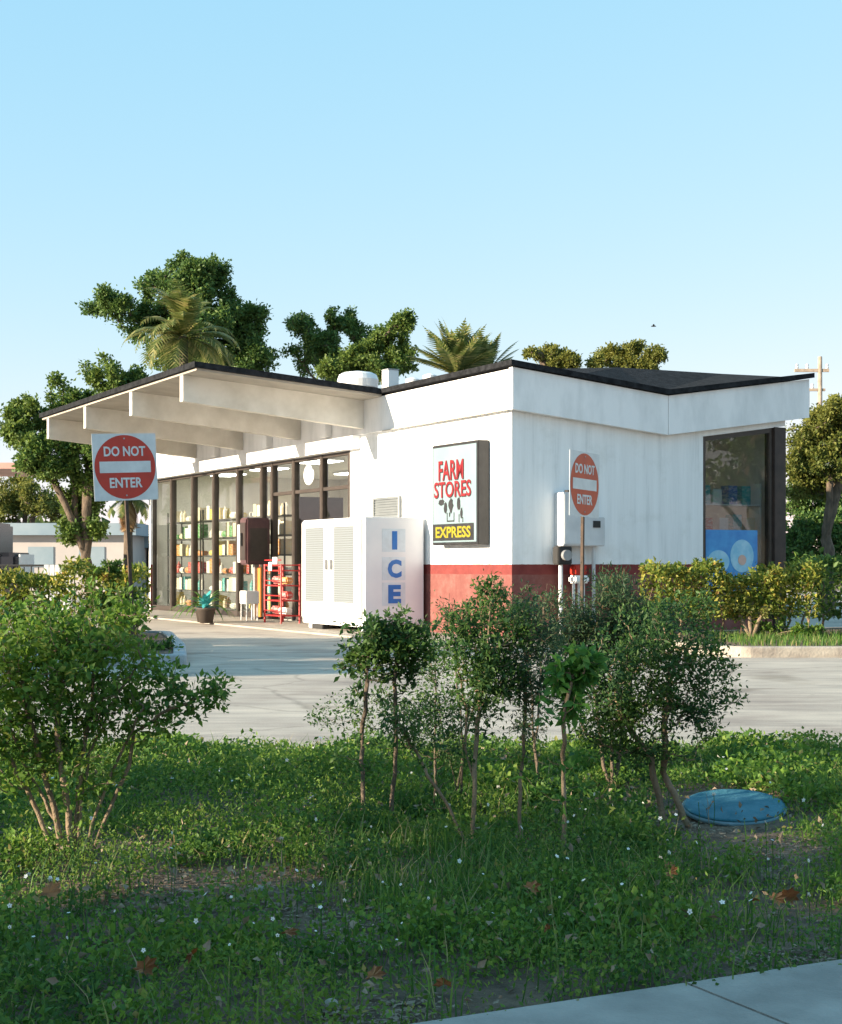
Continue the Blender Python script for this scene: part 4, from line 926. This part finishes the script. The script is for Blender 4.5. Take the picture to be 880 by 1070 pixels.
def mounds(X,Y):
    H=np.zeros_like(X); K=np.full(len(X),-1.0)
    for x0,y0,r0,h0,k0 in zip(mX,mY,mR,mH,mK):
        q=((X-x0)**2+(Y-y0)**2)/r0**2; h=h0*np.clip(1-q,0,1)**.6; b=h>H; H[b]=h[b]; K[b]=k0
    return H,K
def wh(X,Y):
    """weed height"""
    n_=.5+.5*np.sin(X*2.3+.7*np.sin(Y*3))*np.cos(Y*2.1+X)
    h_=.035+.035*n_+mounds(X,Y)[0]
    h_=h_+.035*np.exp(-((Y-9.2)/.5)**2)
    x,y=px_of(X,Y); return h_+.14*np.exp(-(((x-255)/85)**2+((y-850)/30)**2))
def scatter(n,y0,y1,wide=.34):
    Y=np.sqrt(rng.uniform(y0**2,y1**2,n)); X=(rng.random(n)*2-1)*(wide*Y+.4)
    # keep off the sidewalk
    side=(X-p0.x)*nrm.x+(Y-p0.y)*nrm.y
    k=(side<rng.normal(-.02,.05,n))&(rng.random(n)<density(X,Y)); return X[k],Y[k]
X,Y=scatter(300000,3.8,9.78); x_,y_=px_of(X,Y); H=wh(X,Y)
Z=relief(X,Y)-.03+H*rng.random(len(X))**.6*(.5+.8*rng.random(len(X)))
MHt,K=mounds(X,Y); keep=(K>=0)|(rng.random(len(X))<.5); X,Y,Z,K,x_,y_,H=[v[keep] for v in (X,Y,Z,K,x_,y_,H)]
ksz=np.where(K<0,.85,.72+.6*((K*7.3)%1)**1.5)
LL=(.014+.017*rng.random(len(X)))*np.clip(Y/6,1,1.7)*ksz; asp=np.where(K<0,.5,.3+.5*((K*13.7)%1))
isl=(((x_-255)/90)**2+((y_-848)/36)**2<rng.uniform(.6,1.1,len(X)))|(K>.86)  # oval puts the sunlit patch into leaf colour; other lime mounds are random
dk=(~isl)&(K>.5)
for name_,mk,m_,lab_ in (('ground_cover',~isl&~dk,'leaf_weed','dense creeping green weeds covering the verge'),('broadleaf_weeds',dk,'leaf_bush','clumps of darker broad-leaved weeds across the verge'),('lime_and_sun_patch_weeds',isl,'leaf_lime','lighter yellow-green weed mounds and one sun patch put into leaf colour')):
    V,Fc=leaf_arrays(np.stack([X,Y,Z],1)[mk],LL[mk],(LL*asp)[mk],.5); o=npmesh(name_,V,Fc,M[m_]); tag(o,lab_,'ground cover',kind='stuff')
# grass blades: tufts in the middle, thin elsewhere
X,Y=scatter(90000,3.8,9.75); x,y=px_of(X,Y)
clump=.5+.5*np.sin(X*9+2*np.sin(Y*5))*np.sin(Y*11+X*3)
w_=.16+1.3*np.exp(-(((x-500)/170)**2+((y-935)/50)**2))+.3*np.exp(-(((x-700)/200)**2+((y-960)/50)**2)); k=rng.random(len(X))<w_*(.35+.65*clump)
P=np.stack([X,Y,relief(X,Y)-.04],1)[k]; V,Fc=blades(P,.15,.0065,.5); 
X,Y=scatter(6000,9.0,9.85); V2,F2=blades(np.stack([X,Y,relief(X,Y)-.04],1),.15,.007,.5)
V,Fc=merge([(V,Fc),(V2,F2)])
o=npmesh('grass',V,Fc,M['blade']); tag(o,'long grass blades growing through the verge weeds','grass',kind='stuff')
# leaf litter and straw
n=5200; cx=[];
for bx,by,rx,ry in bare[1:]:
    m_=int(n*rx*ry/9000); a=rng.random(m_)*6.283; q=np.sqrt(rng.random(m_))*1.15; px_=bx+rx*q*np.cos(a); py_=by+ry*q*np.sin(a); YY_=EYE*F/(py_-HY); cx.append(np.stack([(px_-HX)/F*YY_,YY_,np.zeros(m_)],1))
YL=np.sqrt(rng.uniform(3.8**2,9.6**2,9000)); cx.append(np.stack([(rng.random(9000)*2-1)*(.34*YL+.3),YL,np.zeros(9000)],1))
P=np.concatenate(cx); side=(P[:,0]-p0.x)*nrm.x+(P[:,1]-p0.y)*nrm.y; P=P[side<-.02]; P[:,2]=relief(P[:,0],P[:,1])-.03+.006+.01*rng.random(len(P))
LL=.012+.035*rng.random(len(P))**1.5; V,Fc=leaf_arrays(P,LL,LL*(.12+.5*rng.random(len(P))),.0); V[:,2]=np.repeat(P[:,2],4)+(V[:,2]-np.repeat(P[:,2],4))*.25
YS=np.sqrt(rng.uniform(3.9**2,9.4**2,1500)); PS=np.stack([(rng.random(1500)*2-1)*(.33*YS+.2),YS,np.zeros(1500)],1); PS=PS[((PS[:,0]-p0.x)*nrm.x+(PS[:,1]-p0.y)*nrm.y)<-.04]; PS[:,2]=wh(PS[:,0],PS[:,1])*.7; LS=.012+.03*rng.random(len(PS)); V,Fc=merge([(V,Fc),leaf_arrays(PS,LS,LS*.6,.0),blades(PS[:220]*np.array([1,1,0]),.14,.004,.9)])
o=npmesh('leaf_litter',V,Fc,M['straw']); tag(o,'dry brown twigs and litter on the bare soil','litter',kind='stuff')

# white flowers
def flower_mesh():
    b=MB(); 
    for k in range(5):
        a=k*1.2566; d_=Vector((math.cos(a),math.sin(a),.15)); s_=Vector((-math.sin(a),math.cos(a),0)); c=Vector((0,0,.0))
        b.face([c,c+d_*.008-s_*.005,c+d_*.014,c+d_*.008+s_*.005])
    me=b.build('petals',M['petal'],fixn=False); return me
fl=None
pl=[(52,905),(95,915),(160,930),(182,935),(100,945),(60,965),(85,975),(20,985),(120,1000),(160,1012),(190,985),(215,990),(245,975),(285,1005),(330,1015),(335,980),(360,1000),(345,1030),(70,1040),(35,1050),(150,1045),(400,990),(420,1010),(310,960),(290,1040),(240,1050),(600,890),(612,886),(665,888),(672,885),(730,915),(728,925),(815,930),(785,965),(780,970),(610,965),(575,940),(582,952),(545,920),(650,975),(668,960),(515,1005),(480,930),(330,905),(400,900),(430,1040),(560,880),(640,880),(690,900),(840,860),(860,890),(800,910),(575,1020),(700,985),(760,990),(30,940),(10,1010),(205,1025),(265,1030),(375,1045),(450,985),(505,960),(845,940),(730,865),(260,860),(300,850),(230,870),(180,860),(350,820),(430,840),(100,870),(120,850)]
mroot=None
for i,(x,y) in enumerate(pl+[(rnd.uniform(5,870),rnd.uniform(800,1040)) for _ in range(95)]):
    g_=gnd(x,y,.0); side=(g_.x-p0.x)*nrm.x+(g_.y-p0.y)*nrm.y
    if side>-.05: continue
    h_=float(wh(np.array([g_.x]),np.array([g_.y]))[0])+.045; g_=g_*1; 
    if mroot is None:
        mroot=empty('wildflower','tiny white wildflower on a thin stem among the verge weeds','flower',g_,group='white wildflowers in the verge')
        MB().tube([(0,0,-.04),(.004,0,.5),(0,0,1)],.0016,4).build('stem',M['leaf_bright'],mroot); f0=flower_mesh(); f0.parent=mroot; f0.location=(0,0,1); f0['_']=0; del f0['_']; f0.name='petals'
        r_=mroot; ch=[c for c in mroot.children]
        stm=[c for c in COL.objects if c.parent==mroot and c.name.startswith('stem')][0]; ptl=f0
    else:
        r_=mroot.copy(); COL.objects.link(r_)
        s2=stm.copy(); COL.objects.link(s2); s2.parent=r_; p2=ptl.copy(); COL.objects.link(p2); p2.parent=r_; r_.location=g_
        stm_,ptl_=s2,p2
    a_,b_=(stm,ptl) if r_ is mroot else (stm_,ptl_)
    a_.scale=(1,1,h_); b_.location=(0,0,h_); q=rnd.uniform(.3,.75)*max(1,g_.y/6); b_.scale=(q,q,q); b_.rotation_euler=(R(rnd.uniform(-15,85)),R(rnd.uniform(-60,60)),rnd.uniform(-3,3))
# dry fallen leaves
lm=None
for i,(x,y) in enumerate([(300,1003),(150,1045),(390,1042),(50,980),(555,962),(700,940),(810,958),(790,960),(465,1050),(200,1040),(822,955),(700,946),(572,1000)]):
    g_=gnd(x,y,.0); Z_=float(wh(np.array([g_.x]),np.array([g_.y]))[0])*.75
    if lm is None:
        b=MB(); pts=[]
        for k in range(18):
            a=k/18*6.283; r__=.045*(1 if k%2 else .62)*(1+.3*math.cos(a)); pts.append((r__*math.cos(a),r__*.75*math.sin(a),.012*math.sin(a*2)+.01*math.cos(a)))
        c=b.bm.verts.new((0,0,-.004)); vs=[b.bm.verts.new(p) for p in pts]
        for k in range(18): b.bm.faces.new((c,vs[k],vs[(k+1)%18]))
        bmesh.ops.solidify(b.bm,geom=b.bm.faces[:],thickness=.0012)
        lm=b.build('fallen_leaf',M['brown_leaf']); o=lm
    else: o=lm.copy(); COL.objects.link(o)
    tag(o,'curled rust-brown dead leaf lying on the verge weeds','leaf','dead leaves on the verge')
    q=rnd.uniform(.45,.9); o.scale=(q,q,q); o.location=(g_.x,g_.y,Z_+.02); o.rotation_euler=(R(rnd.uniform(10,55)),R(rnd.uniform(-25,25)),rnd.uniform(0,6.28))
# rock, litter
def rock(label,x,y,s,m):
    b=MB(); bmesh.ops.create_icosphere(b.bm,subdivisions=3,radius=s)
    for v in b.bm.verts: v.co *= 1+.18*math.sin(v.co.x*60+y)+.12*math.sin(v.co.y*80+x); v.co.z*=.75
    o=b.build('rock',m,loc=gnd(x,y,.02),smooth=True); tag(o,label,'rock')
rock('pale round stone on the bare soil of the verge',272,932,.026,M['rock'])
rock('small brown stone in the weeds by the sidewalk',345,1050,.02,M['rock'])
b=MB(); b.box((-.05,-.02,0),(.03,.02,.04),.008); b.prism([(-.05,-.015,.03),(-.02,-.015,.10),(-.01,.012,.11),(-.045,.012,.035)],(.012,.004,0))
o=b.build('paper_scrap',M['grey'],loc=gnd(322,845,.09),rot=(.3,.5,.4)); o.scale=(.7,.7,.7); tag(o,'crumpled grey paper scrap caught in the weeds','litter')

# blue lid
c=gnd(762,846,0); lid=empty('blue_lid','faded blue round plastic lid lying tilted in the weeds','lid',c+Vector((0,-.12,.012)),rot=(R(9.5),R(-2),0))
prof=[(.246,.026),(.256,.027),(.258,.032),(.246,.036),(.225,.035),(.215,.031),(.12,.033),(.01,.034)]
b=MB(); b.lathe(prof,48); L1=b.build('lid_top',M['lid'],lid,smooth=True); lid.scale=(.94,.94,1)
MB().lathe([(.250,.004),(.263,.008),(.264,.024),(.250,.027)],48).build('rim',M['lid_edge'],lid,smooth=True)
for sy_ in (-.16,.16):
    pass

# bird
bd=empty('bird','tiny dark bird flying high right of the store','bird',at(683,341,60)); bd.scale=(.55,.55,.55)
MB().tube([(-.18,0,0),(-.05,0,.02),(.1,0,.02),(.2,0,0)],[.02,.06,.05,.01],8).build('body',M['dark'],bd)
b=MB(); b.prism([(-.05,0,.03),(.08,0,.03),(.0,.38,.10),(-.1,.36,.09)],(0,0,.01)); b.prism([(-.05,0,.03),(.08,0,.03),(.0,-.38,.10),(-.1,-.36,.09)],(0,0,.01)); b.build('wing',M['dark'],bd)

# ================================================================== LIGHT, SKY, CAMERA
EL=R(14.5); sh=Vector((-.93,-.366,0)).normalized(); sd=Vector((sh.x*math.cos(EL),sh.y*math.cos(EL),math.sin(EL)))
su=bpy.data.lights.new('sun','SUN'); su.energy=4.8; su.angle=R(.6); su.color=(1,.83,.62); so=bpy.data.objects.new('sun',su); COL.objects.link(so)
so.rotation_euler=(-sd).to_track_quat('-Z','Y').to_euler(); so.location=(-20,-10,20)
wd=bpy.data.worlds.new('World'); sc.world=wd; wd.use_nodes=True; N=wd.node_tree.nodes; L=wd.node_tree.links
sk=N.new('ShaderNodeTexSky'); sk.sky_type='NISHITA'; sk.sun_disc=False; sk.sun_elevation=EL; sk.sun_rotation=math.atan2(sh.x,sh.y)
sk.air_density=.75; sk.dust_density=.0; sk.ozone_density=2.0; sk.altitude=0
bg=N['Background']; bg.inputs[1].default_value=.138
se=N.new('ShaderNodeSeparateColor'); cc=N.new('ShaderNodeCombineColor'); L.new(sk.outputs[0],se.inputs[0])
for ch,(gm,kk) in enumerate(((.64,1.15),(.27,1.70),(.10,2.27))):
    pw=N.new('ShaderNodeMath'); pw.operation='POWER'; pw.inputs[1].default_value=gm; ml=N.new('ShaderNodeMath'); ml.operation='MULTIPLY'; ml.inputs[1].default_value=kk
    L.new(se.outputs[ch],pw.inputs[0]); L.new(pw.outputs[0],ml.inputs[0]); L.new(ml.outputs[0],cc.inputs[ch])
L.new(cc.outputs[0],bg.inputs[0])
cam=bpy.data.cameras.new('camera'); co=bpy.data.objects.new('camera',cam); COL.objects.link(co); sc.camera=co
cam.sensor_fit='HORIZONTAL'; cam.sensor_width=36; cam.lens=F/880*36; cam.shift_y=(HY-535)/880; cam.clip_end=3000; cam.clip_start=.1
co.location=(0,0,EYE); co.rotation_euler=(R(90),0,0)
vs=sc.view_settings; vs.view_transform='Standard'; vs.look='None'; vs.gamma=1; vs.use_curve_mapping=False; vs.exposure=1.5
